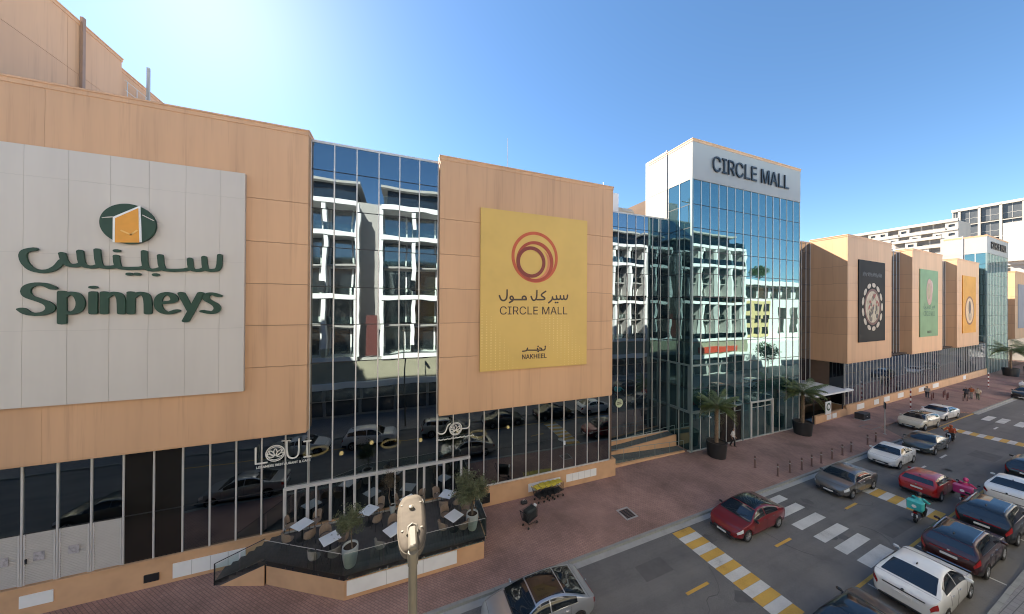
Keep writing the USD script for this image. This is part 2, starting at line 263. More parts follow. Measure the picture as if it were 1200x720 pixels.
for i, (x0, y0_, lx, ly) in enumerate(((37.2, 9.9, 2.3, 1.3), (11.0, 10.8, 1.8, .9), (26.4, 8.0, 3.4, .7), (48.0, 9.0, 2.6, 1.4))): obj(road, 'patch_repair', strip([(x0, y0_), (x0+lx, y0_+.05), (x0+lx-.05, y0_+ly), (x0+.04, y0_+ly-.06)], ZR+.004+i*.0003), M_patch)
ro = random.Random(5); m_ = MB()
for i in range(26):
    cx, cy, rr0 = ro.uniform(8, 60), ro.choice([8.9, 9.2, 11.4, 11.7, 6.0]), ro.uniform(.08, .34); g_ = [(cx+rr0*ro.uniform(.6, 1.3)*math.cos(a)*1.3, cy+.03*(cx-20)+rr0*ro.uniform(.6, 1.2)*math.sin(a), ZR+.0062) for a in np.linspace(0, 5.7, 11)]
    m_.add(g_, [(0, k, k+1) for k in range(1, 10)])
obj(road, 'oil_stain', m_, M_oil, kind='stuff')
def crack(x, y, a, n):
    p = [np.array([x, y])]
    for _ in range(n): a += ro.uniform(-.6, .6); p.append(p[-1]+np.array([math.cos(a), math.sin(a)])*ro.uniform(.2, .6))
    return LineString(p).buffer(.012)
obj(road, 'cracks', MB().poly(shapely.union_all([crack(x, y, a, 9) for x, y, a in ((12, 8.5, .2), (19, 12, -.4), (27, 10.2, .1), (29, 12.3, -.6), (36, 8.0, .5), (42, 10.5, -.2), (18, 6.2, .3), (26, 9.2, -1.3))]), ZR+.001, ZR+.0066), M_oil)
for i, (x0, w0) in enumerate(((80.5, 1.4), (90.5, 1.4), (100.5, 1.2))):
    obj(pav, 'crossing_band', MB().poly(Polygon([(x0, yk(x0)+.3), (x0+w0, yk(x0)+.3), (x0+w0+3.2, 20.0), (x0+3.2, 20.0)]), 0.002, .006), M_pink)
# utility covers in the paving
def cover(cx, cy, lx, ly, label, a=.04):
    t = thing('utility_cover', label, 'utility cover', (cx, cy, 0), math.degrees(a))
    f = MB()
    for q in ((-lx, lx, -ly, -ly+.1), (-lx, lx, ly-.1, ly), (-lx, -lx+.1, -ly+.1, ly-.1), (lx-.1, lx, -ly+.1, ly-.1)): f.box(*q, -.05, .012)
    obj(t, 'frame', f, M_conc)
    g = MB()
    for i in range(7): g.box(-lx+.12, lx-.12, -ly+.12+i*(2*ly-.24)/7, -ly+.12+(i+.7)*(2*ly-.24)/7, -.05, .006)
    obj(t, 'grate', g, M_blk)
cover(13.35, 14.73, .46, .48, 'pale framed square drain cover in the red paving beside the kerb')
t = thing('utility_cover', 'long paved inspection cover flush with red paving beside the cream car', 'utility cover', (48.7, 16.4, 0)); obj(t, 'frame', MB().box(-1.1, 1.1, -.5, .5, -.05, .008), M_walk); obj(t, 'lid', MB().box(-.98, .98, -.4, .4, -.04, .012), M_pave)
# ------------------------------------------------------------------ the mall
MZ = 22.0; Y0 = 18.45
mall = thing('shopping_mall', 'long terracotta clad mall with blue glass bays, nearest the camera on the left', 'shopping mall')
core = MB()
core.box(-60, 24.3, 24.2, 70, 0, MZ-.1); core.box(-60, -9.9, 18.75, 24.2, 0, MZ-.1); core.box(-9.9, 15.1, 18.75, 24.2, 7.85, MZ-.1); core.box(-9.9, 15.1, 18.6, 24.2, 0, 1.1)
core.box(15.1, 24.3, 21.75, 24.2, 0, MZ-.1); core.box(15.0, 15.25, 18.7, 21.75, 0, MZ-.1); core.box(14.98, 15.2, 18.5, 18.75, 0, 6.4)
obj(mall, 'wall', core, M_joint)
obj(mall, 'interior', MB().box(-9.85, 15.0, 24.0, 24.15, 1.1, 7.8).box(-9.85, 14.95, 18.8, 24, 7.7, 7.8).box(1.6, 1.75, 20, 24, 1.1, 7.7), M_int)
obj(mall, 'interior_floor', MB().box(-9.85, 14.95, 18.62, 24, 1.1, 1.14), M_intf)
def coping(parent, fr, u0, u1, w0, w1, z, over=.06, h=.22):
    obj(parent, 'coping', MB(fr).box(u0-over, u1+over, w0-over, w1, z-h*.12, z+h*.22).box(u0-over*.5, u1+over*.5, w0-over*.5, w1, z-h, z-h*.12), M_clad)
GR = [6.45, 9.95, 12.05, 14.15, 16.25, 18.4, 22.1]
def clad_panels(parent, fr, u0, u1, w, rows, th=.05, gap=.022, cuts=()):
    us = [u0, *cuts, u1]
    for za, zb in zip(rows[:-1], rows[1:]):
        for ua, ub in zip(us[:-1], us[1:]):
            e = NR.uniform(-.004, .004)
            obj(parent, 'cladding_panel', MB(fr).box(ua+(.004 if ua > u0 else 0), ub-(.004 if ub < u1 else 0), w+e, w+th+.06, za+gap/2, zb-gap/2), M_clad)
def clad_block(parent, fr, u0, u1, w, depth, left=False, right=False, cuts=()):
    b = obj(parent, 'clad_block', MB(fr).box(u0+.06, u1-.06, w+.08, w+depth, 6.43, 22.12), M_joint)
    clad_panels(b, fr, u0, u1, w, GR, cuts=cuts)
    for side, on in ((0, left), (1, right)):
        if on:
            o = fr((u0 if side == 0 else u1, w, 0)); base = math.atan2(fr.m[0, 1], fr.m[0, 0])
            f2 = Fr(*fr((u0, w+depth, 0))[:2], base-math.pi/2) if side == 0 else Fr(*fr((u1, w, 0))[:2], base+math.pi/2)
            clad_panels(b, f2, 0 if side == 0 else .11, depth-.11 if side == 0 else depth, 0, GR)
    obj(b, 'soffit', MB(fr).box(u0+.03, u1-.03, w+.03, w+depth, 6.40, 6.44), M_clad)
    coping(b, fr, u0, u1, w, w+depth, 22.2)
    return b
def curtain(parent, fr, us, zs, w, gm, single=True, fin=.062, finp=.035, tilt=.0017, mm=None, skip=(), jh=.045, name='curtain_wall', top=True):
    m = MB(fr)
    for u in us: m.box(u-fin/2, u+fin/2, w-finp, w+.06, zs[0], zs[-1])
    if top: m.box(us[0], us[-1], w-finp*.8, w+.1, zs[-1], zs[-1]+.13); m.box(us[0], us[-1], w-.05, w+.06, zs[0]-.08, zs[0])
    c = obj(parent, name, m, mm or M_alu)
    j = MB(fr)
    for z in zs[1:-1]:
        if single: obj(c, 'transom', MB(fr).box(us[0], us[-1], w-.012, w+.05, z-jh/2, z+jh/2), M_dark)
        else: j.box(us[0], us[-1], w-.012, w+.05, z-jh/2, z+jh/2)
    if not single: obj(c, 'transom', j, M_dark, kind='stuff')
    allp = MB(fr)
    for i, (ua, ub) in enumerate(zip(us[:-1], us[1:])):
        for k, (za, zb) in enumerate(zip(zs[:-1], zs[1:])):
            if (i, k) in skip: continue
            t1, t2 = NR.normal(0, tilt, 2); cu, cz = (ua+ub)/2, (za+zb)/2
            hu, hz = (ub-ua)/2-.01, (zb-za)/2-.008
            v = [(cu+a*hu, w+.018*d+t1*a*hu+t2*c_*hz*.5, cz+c_*hz) for a in (-1, 1) for d in (0, 1) for c_ in (-1, 1)]
            f = [(0, 1, 3, 2), (4, 6, 7, 5), (0, 4, 5, 1), (2, 3, 7, 6), (0, 2, 6, 4), (1, 5, 7, 3)]
            g = gm(i, k) if callable(gm) else gm
            if single: obj(c, 'pane', MB(fr).add(v, f), g)
            else: allp.add(v, f)
    if not single: obj(c, 'pane', allp, gm, kind='stuff')
    return c
# cladding blocks one and two
clad_block(mall, W0, -22.0, -4.76, 18.0, .75, right=True, cuts=(-14.0,))
clad_block(mall, W0, 2.0, 14.83, 18.0, .75, left=True, right=True)
# the set-back upper block behind, its parapet and roof bits
ub = obj(mall, 'upper_block', MB().box(-40, -19.06, 19.5, 29.1, 21.9, 30.5).box(-40, -19.5, 29.1, 34.0, 21.9, 30.2), M_joint)
f3 = Fr(-19.0, 19.5, math.pi/2)
for za, zb in ((22, 24.2), (24.2, 27.3), (27.3, 30.45)):
    for ua, ub_ in ((0, 6.05), (6.05, 9.6)): obj(ub, 'cladding_panel', MB(f3).box(ua+.01, ub_-.01, 0, .1, za+.01, zb-.01), M_clad)
obj(ub, 'cladding_panel', MB(f3).box(9.75, 14.5, .45, .55, 22, 30.2), M_clad)
coping(ub, f3, 0, 9.6, 0, .5, 30.6); coping(ub, f3, 9.75, 14.5, .45, .8, 30.3)
obj(ub, 'downpipe', MB().box(-18.98, -18.84, 26.2, 26.38, 22, 30.95), M_cop)
rl = MB()
for y in (29.4, 30.2, 31.0, 31.8): rl.tube([(-18.9, y, 27.8), (-18.9, y, 29.2)], .025, 5)
for z in (28.5, 29.2): rl.tube([(-18.9, 29.2, z), (-18.9, 32.0, z)], .025, 5)
rl.box(-19.4, -18.8, 29.1, 32.0, 27.6, 27.75)
obj(ub, 'roof_railing', rl, M_alu); obj(ub, 'roof_post', MB().box(-18.95, -18.8, 31.1, 31.25, 27.7, 31.6), M_conc)
# glass bays
ZA = [3.46, 7.8, 9.95, 12.02, 14.1, 16.27, 18.36, 20.46, 21.92]
UA = [-4.75, -3.655, -2.545, -1.41, -.295, .825, 1.93]
curtain(mall, W0, UA, ZA, Y0, lambda i, k: G_base if k == 0 else G_main)
UL = [-22.9+1.005*i for i in range(14)]+[-8.84, -7.83, -6.80, -5.79, -4.78]
def gl(i, k):
    u = (UL[i]+UL[i+1])/2
    return M_spandrel if -11.9 < u < -9.8 else G_base
cl = curtain(mall, W0, UL, [1.27, 3.44, 6.40], Y0, gl, skip=[(i, 0) for i in range(11)]+[(17, 0)], top=True)
for i in range(11):                                # white louvre doors below the first bays
    u0_, u1_ = UL[i]+.05, UL[i+1]-.05
    d = obj(cl, 'louvre_door', MB().box(u0_, u1_, Y0+.03, Y0+.06, 1.3, 3.42).box(u0_, u0_+.05, Y0-.03, Y0+.03, 1.3, 3.42).box(u1_-.05, u1_, Y0-.03, Y0+.03, 1.3, 3.42), M_louv)
    s = MB()
    for k in range(30): z = 1.34+k*.069; s.add([(u0_+.05, Y0-.025, z), (u1_-.05, Y0-.025, z), (u1_-.05, Y0+.03, z+.045), (u0_+.05, Y0+.03, z+.045), (u0_+.05, Y0-.025, z-.012), (u1_-.05, Y0-.025, z-.012)], [(0, 1, 2, 3), (0, 1, 5, 4)])
    obj(d, 'slat_set', s, M_louv)
    if i in (7, 8, 9):                             # worn small sticker with marks
        obj(d, 'sticker', MB().box((u0_+u1_)/2-.16, (u0_+u1_)/2+.16, Y0-.040, Y0-.034, 2.25, 2.62), mat('faded_sticker', (.40, .36, .36), .6, .5, 9))
    if i == 8: obj(d, 'handle', MB().box(u0_+.08, u0_+.12, Y0-.08, Y0-.03, 2.2, 2.4), M_blk)
U2 = [1.99, 2.95, 3.96, 4.95, 5.94, 6.94, 7.94, 8.92, 9.93, 10.92, 11.92, 12.93, 13.95, 14.93]
curtain(mall, W0, U2, [1.37, 3.63, 6.40], Y0, G_base, skip=[(0, 0), (1, 0)])
# white framed folding doors on to the terrace
dx = [-5.79, -5.32, -4.78, -4.39, -3.72, -3.05, -2.545, -1.80, -1.41, -.44, -.295+.35, .81, 1.2, 1.95, 2.38, 2.95, 3.45, 3.96]
df = MB()
for i, u in enumerate(dx):
    w = .13 if i % 2 == 0 else .07
    df.box(u-w/2, u+w/2, Y0-.12, Y0+.05, 1.15, 3.40)
df.box(dx[0]-.06, dx[-1]+.06, Y0-.14, Y0+.05, 3.36, 3.50); df.box(dx[0]-.06, dx[-1]+.06, Y0-.12, Y0+.05, 1.13, 1.21)
dr = obj(mall, 'terrace_doors', df, M_alu)
for a, b_ in zip(dx[:-1], dx[1:]): obj(dr, 'door_pane', MB().box(a+.05, b_-.05, Y0-.03, Y0-.015, 1.2, 3.37), G_base)
# recessed bay beside the tower, behind the ramp
UB = [15.25+i*(24.45-15.25)/9 for i in range(10)]
curtain(mall, W0, UB, [1.05, 3.56, 7.8, 9.95, 12.02, 14.1, 16.27, 18.36, 20.46, 21.75], 21.5, G_main)
obj(mall, 'plinth', MB().box(15.25, 24.45, 21.38, 21.7, 0, .98), M_plast)
# plinth with its notice boards
pl = obj(mall, 'plinth', MB().box(-60, 15.05, 18.38, 18.6, 0, 1.24).box(15.05, 15.5, 18.38, 21.4, 0, 1.30), M_plast)
obj(pl, 'ledge', MB().box(-60, 15.02, 18.33, 18.5, 1.24, 1.29), M_plast)
def board(parent, x0, x1, y, z0, z1, n=4, marks=True, seed=1):
    b = obj(parent, 'notice_board', MB().box(x0, x1, y-.03, y, z0, z1), M_white)
    for i in range(1, n): obj(b, 'board_joint', MB().box(x0+(x1-x0)*i/n-.008, x0+(x1-x0)*i/n+.008, y-.033, y-.03, z0, z1), M_conc)
    return b
board(pl, -10.12, -7.40, 18.38, .18, .86, 4); board(pl, -14.85, -13.9, 18.38, .42, .92, 1); board(pl, 8.1, 10.6, 18.38, .30, .86, 3); board(pl, 11.1, 13.7, 18.38, .38, .92, 5)
obj(pl, 'vent', MB().box(-11.1, -10.6, 18.33, 18.38, .28, .62), M_blk); obj(pl, 'vent', MB().box(4.6, 5.35, 18.33, 18.38, .25, .85), M_blk)
# roof plant glimpsed over the parapet
obj(mall, 'roof_rail', MB().tube([(13.0, 24, 25.2), (19.7, 24, 25.1)], .05, 6).tube([(13.4, 24, 22), (13.4, 24, 25.2)], .04, 6).tube([(16.6, 24, 22), (16.6, 24, 25.2)], .04, 6).tube([(18.6, 24, 22), (18.6, 24, 25.6)], .05, 6), M_alu)
obj(mall, 'roof_plant', MB().box(19.75, 20.9, 24.5, 27, 21.9, 25.0), M_whitewall); obj(mall, 'roof_plant', MB().rbox((23.2, 27.0, 23.0), (1.5, 1.2, 1.35), .5).box(21.3, 22.2, 25.5, 27, 21.9, 24.0), mat('beige_roof_plant', (.50, .44, .35), .8, .1, 2))
obj(mall, 'antenna', MB().tube([(8.6, 24.5, 21.9), (8.6, 24.5, 28.2)], .025, 5), M_conc)
# ------------------------------------------------------------------ glass towers (one near, its twin far down the street)
def tower(fr, label, single, wide=16.53, back=5.4):
    t = thing('glass_tower', label, 'tower')
    obj(t, 'core', MB(fr).box(.3, wide-.2, .3, 14, 0, 24.9), M_joint)
    zs = [0.02, 3.56, 5.7, 7.82, 9.95, 12.02, 14.1, 16.27, 18.36, 20.46, 22.6, 24.85]
    us = [i*wide/14 for i in range(15)]
    sk = [(i, 0) for i in (3, 4, 5, 7, 8, 9)]
    c = curtain(t, fr, us, zs, 0, G_tower, single, skip=sk if single else (), fin=.075, jh=.06, top=False)
    f2 = Fr(*fr((0, 2.5, 0))[:2], math.atan2(fr.m[0, 1], fr.m[0, 0])-math.pi/2)
    c2 = curtain(t, f2, [0, 1.25, 2.5], zs, 0, G_tower, single, fin=.075, jh=.06, top=False)
    fm = MB(fr).box(-.09, .09, -.09, .09, 0, 24.9)
    for z, h in ((3.56, .22), (7.82, .16)): fm.box(-.06, 4.8, -.07, .03, z-h/2, z+h/2)
    fm2 = MB(f2)
    for z, h in ((3.56, .22), (7.82, .16)): fm2.box(0, 2.45, -.07, .03, z-h/2, z+h/2)
    fm2.box(1.15, 1.36, -.09, .03, 3.6, 7.8); fm2.box(.0, .2, -.09, .03, 0, 7.8); fm2.box(2.2, 2.44, -.085, .03, 3.6, 7.8)
    obj(t, 'corner_frame', fm, M_teal); obj(t, 'side_frame', fm2, M_teal)
    if single:
        for u_a, nm in ((3, 'a'), (7, 'b')):
            ua, ub2 = us[u_a], us[u_a+3]; d = obj(t, 'entrance_door', MB(fr).box(ua-.06, ua+.14, -.10, .12, 0, 3.7).box(ub2-.14, ub2+.06, -.10, .12, 0, 3.7).box(ua+.16, ub2-.16, -.06, .12, 3.5, 3.66).box(ua+.2, ub2-.2, .0, .04, 3.0, 3.06), M_alu if nm == 'b' else M_teal)
            for k in range(3):
                q = ua+.16+(ub2-ua-.32)*k/3; obj(d, 'door_leaf', MB(fr).box(q+.03, q+(ub2-ua-.32)/3-.03, .02, .05, .03, 3.46), M_spandrel if nm == 'a' else G_tower)
    hd = obj(t, 'white_header', MB(fr).box(-.04, wide+.04, -.06, 5.0, 24.87, 28.4), mat('header_render', (.34, .325, .30), .65, .06, .5, streak=True))
    coping(t, fr, -.04, wide+.04, -.06, 5.0, 28.5)
    obj(t, 'side_wing', MB(fr).box(-.02, wide, 2.75, back, 21.0, 28.75).box(.15, 3.0, 2.5, 2.75, 21.0, 28.4), MATS['header_render'])
    obj(t, 'wing_post', MB(fr).box(-.10, .05, 2.62, 2.74, 21.9, 28.8), M_conc)
    return t
FT = Fr(24.5, 19.05); t1 = tower(FT, 'tall glass entrance tower with white header band rising beside the recessed ramp', True)
obj(t1, 'plinth', MB().box(24.3, 41.0, 18.98, 19.3, -.01, .10), M_conc)
# ------------------------------------------------------------------ the far wing
WA = math.radians(2.45); FW = Fr(50.65, 18.9, WA)
wing = thing('mall_wing', 'row of three terracotta banner blocks over dark glass beyond the tower', 'shopping mall')
wc = MB(FW).box(.3, 61.0, 1.7, 40, 0, 21.9).box(-9.6, .3, 3.6, 40, 0, 21.9).box(.3, 61, .45, 1.7, 6.5, 6.6); obj(wing, 'wall', wc, M_joint)
clad_block(wing, FW, 0, 12.95, 0, 3.5, left=True, right=True); clad_block(wing, FW, 20.4, 33.4, 0, 1.6, left=True, right=True); clad_block(wing, FW, 40.9, 53.9, 0, 1.6, left=True, right=True)
ZB = [6.5, 7.8, 9.95, 12.02, 14.1, 16.27, 18.36, 20.46, 21.8]
curtain(wing, FW, [12.95+1.064*i for i in range(8)], ZB, 1.2, G_far, False); curtain(wing, FW, [33.4+1.07*i for i in range(8)], ZB, 1.2, G_far, False); curtain(wing, FW, [53.9+1.0*i for i in range(8)], ZB, 1.2, G_far, False)
curtain(wing, FW, [.35+1.018*i for i in range(60)], [1.25, 3.5, 6.42], .35, G_far, False, fin=.07, top=False)
curtain(wing, FW, [-9.7+1.07*i for i in range(10)], [0.02, 3.5, 6.5]+ZB[1:], 3.4, G_far, False)
FS = Fr(*FW((.35, 3.4, 0))[:2], WA-math.pi/2); curtain(wing, FS, [0, 1.52, 3.05], [1.25, 3.5, 6.42], 0, G_dark, False)
wp = obj(wing, 'plinth', MB(FW).box(.28, 61, .22, 1.7, 0, 1.2).box(-6.9, .28, .22, .5, 0, .86).box(.28, .6, .22, 3.5, 0, 1.2), M_plast)
for u0_, u1_ in ((3.2, 5.2), (8.2, 9.6), (11.3, 13.1), (16.0, 18.0), (24.0, 26.5), (30, 32.6), (45.5, 47.0)): obj(wp, 'notice_board', MB(FW).box(u0_, u1_, .18, .22, .35, 1.0), M_white)
obj(wing, 'cafe_front', MB(FW).box(-9.4, .25, 1.5, 1.6, 0, 3.0).box(-9.4, .25, .5, 1.5, .0, .03), M_spandrel)
cv = obj(wing, 'canopy', MB(FW).add([(-7.2, .15, 3.05), (1.4, -.1, 3.05), (.3, 3.4, 3.35), (-9.6, 3.4, 3.35), (-7.2, .15, 3.22), (1.4, -.1, 3.22), (.3, 3.4, 3.5), (-9.6, 3.4, 3.5)], [(0, 1, 2, 3), (4, 5, 6, 7), (0, 1, 5, 4), (1, 2, 6, 5), (2, 3, 7, 6), (3, 0, 4, 7)]), M_whitewall)
for q in (-7.0, -.2): obj(cv, 'canopy_post', MB(FW).tube([(q, .35, 0), (q, .35, 3.05)], .05, 8), M_blk)
cs = thing('cafe_sign', 'small white board with a dark green round emblem on the low wall under the canopy', 'sign', FW((-4.3, .1, .86)), math.degrees(WA))
obj(cs, 'board', MB().box(-.62, .62, 0, .08, 0, 1.45), M_white); obj(cs, 'emblem', MB().poly(Point(0, .85).buffer(.46), 0, .012, lambda v: np.stack([v[:, 0], -v[:, 2], v[:, 1]], 1)), M_green)
obj(cs, 'emblem_figure', MB().poly(Point(0, .85).buffer(.27).difference(sbox(-.04, .5, .04, .9)), .012, .018, lambda v: np.stack([v[:, 0], -v[:, 2], v[:, 1]], 1)), M_white)
for i, q in enumerate((-3.9, -2.6)): obj(wp, 'notice_board', MB(FW).box(q-.5, q+.5, .18, .22, .15, .7), M_white)
F2 = Fr(*FW((61.0, .3, 0))[:2], WA); t2 = tower(F2, 'distant twin glass tower with white header at the far end of the wing', False)
F6 = Fr(*FW((82.0, .0, 0))[:2], WA)
w6 = thing('mall_end_block', 'last small terracotta block at the far end of the mall, below the white wall', 'shopping mall')
clad_block(w6, F6, 0, 13, 0, 3.5, left=True); obj(w6, 'plinth', MB(F6).box(-4, 13, .3, 6, 0, 6.4), M_spandrel); obj(w6, 'banner', MB(F6).box(2.7, 10.4, -.06, 0, 8.9, 19.3), mat('grey_blue_banner', (.16, .18, .22), .5, .2, .5))
SPIN= {"S":[[[-13.545,13.701],[-13.742,13.847],[-14.013,13.872],[-14.241,13.75],[-14.3,13.518],[-14.2,13.325],[-13.931,13.214],[-13.658,13.066],[-13.578,12.868],[-13.695,12.692],[-13.966,12.611],[-14.233,12.657],[-14.385,12.829]]],"p":[[[-13.289,13.543],[-13.28,12.266]],[[-13.288,13.342],[-13.104,13.523],[-12.859,13.481],[-12.733,13.112],[-12.813,12.763],[-13.057,12.644],[-13.268,12.739]]],"i":[[[-12.394,13.54],[-12.388,12.679]],[[-12.404,13.77],[-12.387,13.771]]],"n":[[[-12.062,13.548],[-12.056,12.679]],[[-12.061,13.328],[-11.846,13.541],[-11.628,13.521],[-11.538,13.287],[-11.533,12.679]]],"n2":[[[-11.246,13.567],[-11.239,12.678]],[[-11.244,13.342],[-11.02,13.56],[-10.791,13.54],[-10.697,13.301],[-10.693,12.678]]],"e":[[[-10.35,13.127],[-9.796,13.185],[-9.846,13.47],[-10.069,13.595],[-10.305,13.461],[-10.397,13.126],[-10.301,12.793],[-10.043,12.639],[-9.735,12.782]]],"y":[[[-9.584,13.58],[-9.262,12.796]],[[-8.905,13.596],[-9.261,12.69],[-9.427,12.31]]],"s":[[[-8.243,13.489],[-8.525,13.618],[-8.741,13.493],[-8.709,13.293],[-8.366,13.095],[-8.27,12.853],[-8.467,12.663],[-8.818,12.757]]]}
SPAR= [[[-8.224,15.415],[-8.251,14.762],[-8.429,14.686],[-8.636,14.675],[-8.77,14.762],[-8.794,15.282]],[[-8.77,14.762],[-8.943,14.66],[-9.145,14.65],[-9.275,14.736],[-9.298,15.17]],[[-9.275,14.736],[-9.493,14.645],[-10.076,14.603],[-10.267,14.683],[-10.309,15.26]],[[-10.286,14.682],[-10.455,14.597],[-10.688,14.598],[-10.809,14.744],[-10.832,15.401]],[[-10.808,14.718],[-10.964,14.647],[-11.547,14.616],[-11.68,14.72],[-11.709,15.139]],[[-11.706,14.694],[-11.854,14.649],[-12.113,14.635],[-12.242,14.726],[-12.289,15.368]],[[-12.241,14.701],[-12.41,14.619],[-12.62,14.644],[-12.745,14.757],[-12.79,15.271]],[[-12.761,14.732],[-12.909,14.652],[-13.112,14.664],[-13.234,14.823],[-13.301,15.139]],[[-13.299,14.843],[-13.472,14.515],[-13.785,14.347],[-14.132,14.422],[-14.323,14.699],[-14.386,15.005],[-14.312,15.194],[-14.062,15.27]],[[-11.711,15.374],[-11.676,15.377]],[[-11.314,14.378],[-11.278,14.38]],[[-11.071,14.389],[-11.035,14.391]],[[-10.472,14.391],[-10.434,14.393]]]
CIAR= [[[10.817,13.924],[10.782,13.67],[10.637,13.604],[10.528,13.666],[10.509,13.871]],[[10.51,13.665],[10.384,13.6],[10.258,13.661],[10.239,13.865]],[[10.24,13.661],[10.098,13.596],[9.956,13.656],[9.919,13.859]],[[9.956,13.625],[9.744,13.59],[9.638,13.651],[9.62,13.775]],[[9.62,13.744],[9.587,13.557],[9.327,13.367]],[[9.097,14.151],[8.672,13.88],[9.049,13.703],[9.015,13.579],[8.438,13.57]],[[8.434,14.18],[8.421,13.692],[8.271,13.507],[8.105,13.535],[8.004,13.775]],[[7.644,13.558],[7.384,13.554],[7.35,13.703],[7.495,13.81],[7.643,13.708],[7.644,13.558],[6.744,13.544]],[[6.744,13.544],[6.555,13.541],[6.476,13.672],[6.601,13.792],[6.728,13.677],[6.713,13.485],[6.462,13.349]],[[6.286,14.167],[6.289,13.654],[6.12,13.461],[5.874,13.502],[5.765,13.776]],[[9.851,13.389],[9.886,13.389]],[[10.01,13.391],[10.046,13.391]]]
NAAR= [[[9.087,10.284],[9.053,10.132],[8.814,10.127],[8.813,10.25],[8.644,10.288]],[[8.814,10.127],[8.527,10.14],[8.492,10.264]],[[8.493,10.142],[7.763,10.175]],[[7.762,10.31],[7.697,10.133],[7.405,10.117]],[[9.069,10.377],[9.103,10.376]],[[8.525,10.4],[8.559,10.398]],[[8.527,10.049],[8.578,10.047]]]
LOUI= [[[-6.997,5.83],[-6.992,5.006],[-6.534,5.011]],[[-5.693,5.991],[-5.689,5.343],[-5.595,5.103],[-5.407,5.034],[-5.238,5.094],[-5.158,5.291],[-5.163,6.007]],[[-4.792,5.852],[-4.786,5.016]],[[-4.939,5.845],[-4.63,5.843]],[[-5.908,6.024],[-5.538,5.982]]]
LOAR= [[[3.953,5.855],[3.956,5.328],[3.454,5.361]],[[2.739,5.762],[2.591,5.711],[2.505,5.422],[2.394,5.217],[2.135,5.193],[1.989,5.319]]]
# ------------------------------------------------------------------ signs and banners
def nib(strokes, rx, ry, simp=.006):
    k = rx/ry; sh = [affinity.scale(LineString(smooth(st)), 1/k, 1, origin=(0, 0)).buffer(ry, 6) for st in strokes]
    return affinity.scale(shapely.union_all(sh), k, 1, origin=(0, 0)).simplify(simp)
def smooth(p, n=2):
    p = np.array(p, float)
    if len(p) < 3: return p
    for _ in range(n):
        q = [p[0]]
        for a, b in zip(p[:-1], p[1:]): q += [a*.75+b*.25, a*.25+b*.75]
        q.append(p[-1]); p = np.array(q)
    return p
def onwall(y, d, fr=W0): return lambda v: fr(np.stack([v[:, 0], y-v[:, 2], v[:, 1]], 1))
def wallshape(parent, name, shape, y, d, m, fr=W0, **k): return obj(parent, name, MB().poly(shape, 0, d, onwall(y, d, fr)), m, **k)
def words(parent, name, text, u0, u1, z0, z1, y, d, m, fr=W0, bold=False, sep=False):
    t = meshkit.text_mesh(text, 1.0, 1.0, bold); v = np.array(t.vertices); lo, hi = v.min(0), v.max(0)
    v = (v-lo)/(hi-lo); v = np.stack([u0+v[:, 0]*(u1-u0), y-v[:, 2]*d, z0+v[:, 1]*(z1-z0)], 1)
    if not sep: return obj(parent, name, (fr(v), t.faces), m)
    for g in sorted(trimesh.Trimesh(v, t.faces, process=False).split(only_watertight=False), key=lambda g: g.bounds[0][0]): obj(parent, name, (fr(g.vertices), g.faces), m)
sg = thing('supermarket_sign', 'huge grey panelled wall sign with green bilingual supermarket lettering and oval emblem', 'sign')
bk = obj(sg, 'backing', MB().box(-22, -7.34, 17.849, 17.99, 8.86, 19.49), M_signwj)
x = -7.33; zz = [8.85, 11.95, 15.13, 18.25, 19.5]
while x > -21.5:
    x0 = x-(.94 if x == -7.33 else 1.232)
    for za, zb in zip(zz[:-1], zz[1:]): obj(bk, 'sign_panel', MB().box(x0+.006, x-.006, 17.84+NR.uniform(-.002, .002), 17.9, za+.006, zb-.006), M_signw)
    x = x0
for k, st in SPIN.items():
    for _ in (0,): wallshape(sg, 'letter', nib(st, .135, .066), 17.80, .06, M_green)
for st in [nib(SPAR, .105, .07)]:
    for g in getattr(st, 'geoms', [st]): wallshape(sg, 'arabic_letter', g, 17.80, .06, M_green)
wallshape(sg, 'emblem', affinity.scale(Point(-11.32, 16.57).buffer(.88, 24), 1.0, .995), 17.80, .10, M_green)
wallshape(sg, 'emblem_frame', Polygon([(-11.78, 15.73), (-11.78, 16.82), (-10.93, 17.42), (-10.87, 15.80)]), 17.70, .015, M_white)
wallshape(sg, 'emblem_door', Polygon([(-11.70, 15.72), (-11.70, 16.77), (-10.99, 17.29), (-10.95, 15.78)]), 17.685, .015, M_orange)
for a, b_ in (((-12.1, 16.75), (-11.80, 16.82)), ((-10.85, 17.0), (-10.5, 16.8))): wallshape(sg, 'emblem_line', LineString([a, b_]).buffer(.018), 17.70, .012, M_signw)
for a, b_ in (((-11.5, 16.25), (-11.2, 16.1)), ((-11.2, 16.1), (-11.02, 16.3))): wallshape(sg, 'emblem_mark', LineString([a, b_]).buffer(.03), 17.67, .01, mat('pale_orange', (.8, .45, .12), .5))
gb = thing('gold_banner', 'gold banner with three orange red rings and mall name on second terracotta block', 'banner')
obj(gb, 'board', MB().box(4.5, 12.44, 17.86, 17.99, 8.95, 19.35), M_gold)
ring = lambda c, r, w: Point(c).buffer(r, 40).difference(Point(c).buffer(r-w, 40))
wallshape(gb, 'ring', ring((8.30, 16.44), 1.72, .21), 17.86, .012, M_red)
wallshape(gb, 'ring', ring((8.29, 16.14), 1.38, .20).union(ring((8.22, 16.1), 1.30, .1)), 17.848, .012, mat('rust_print', (.36, .05, .022), .45))
wallshape(gb, 'ring', ring((7.99, 16.09), 1.06, .24), 17.836, .012, M_dred)
wallshape(gb, 'ring_crescent', Point(8.3, 15.9).buffer(1.2, 30).difference(Point(8.05, 16.12).buffer(1.18, 30)), 17.857, .004, mat('salmon_print', (.62, .20, .10), .5))
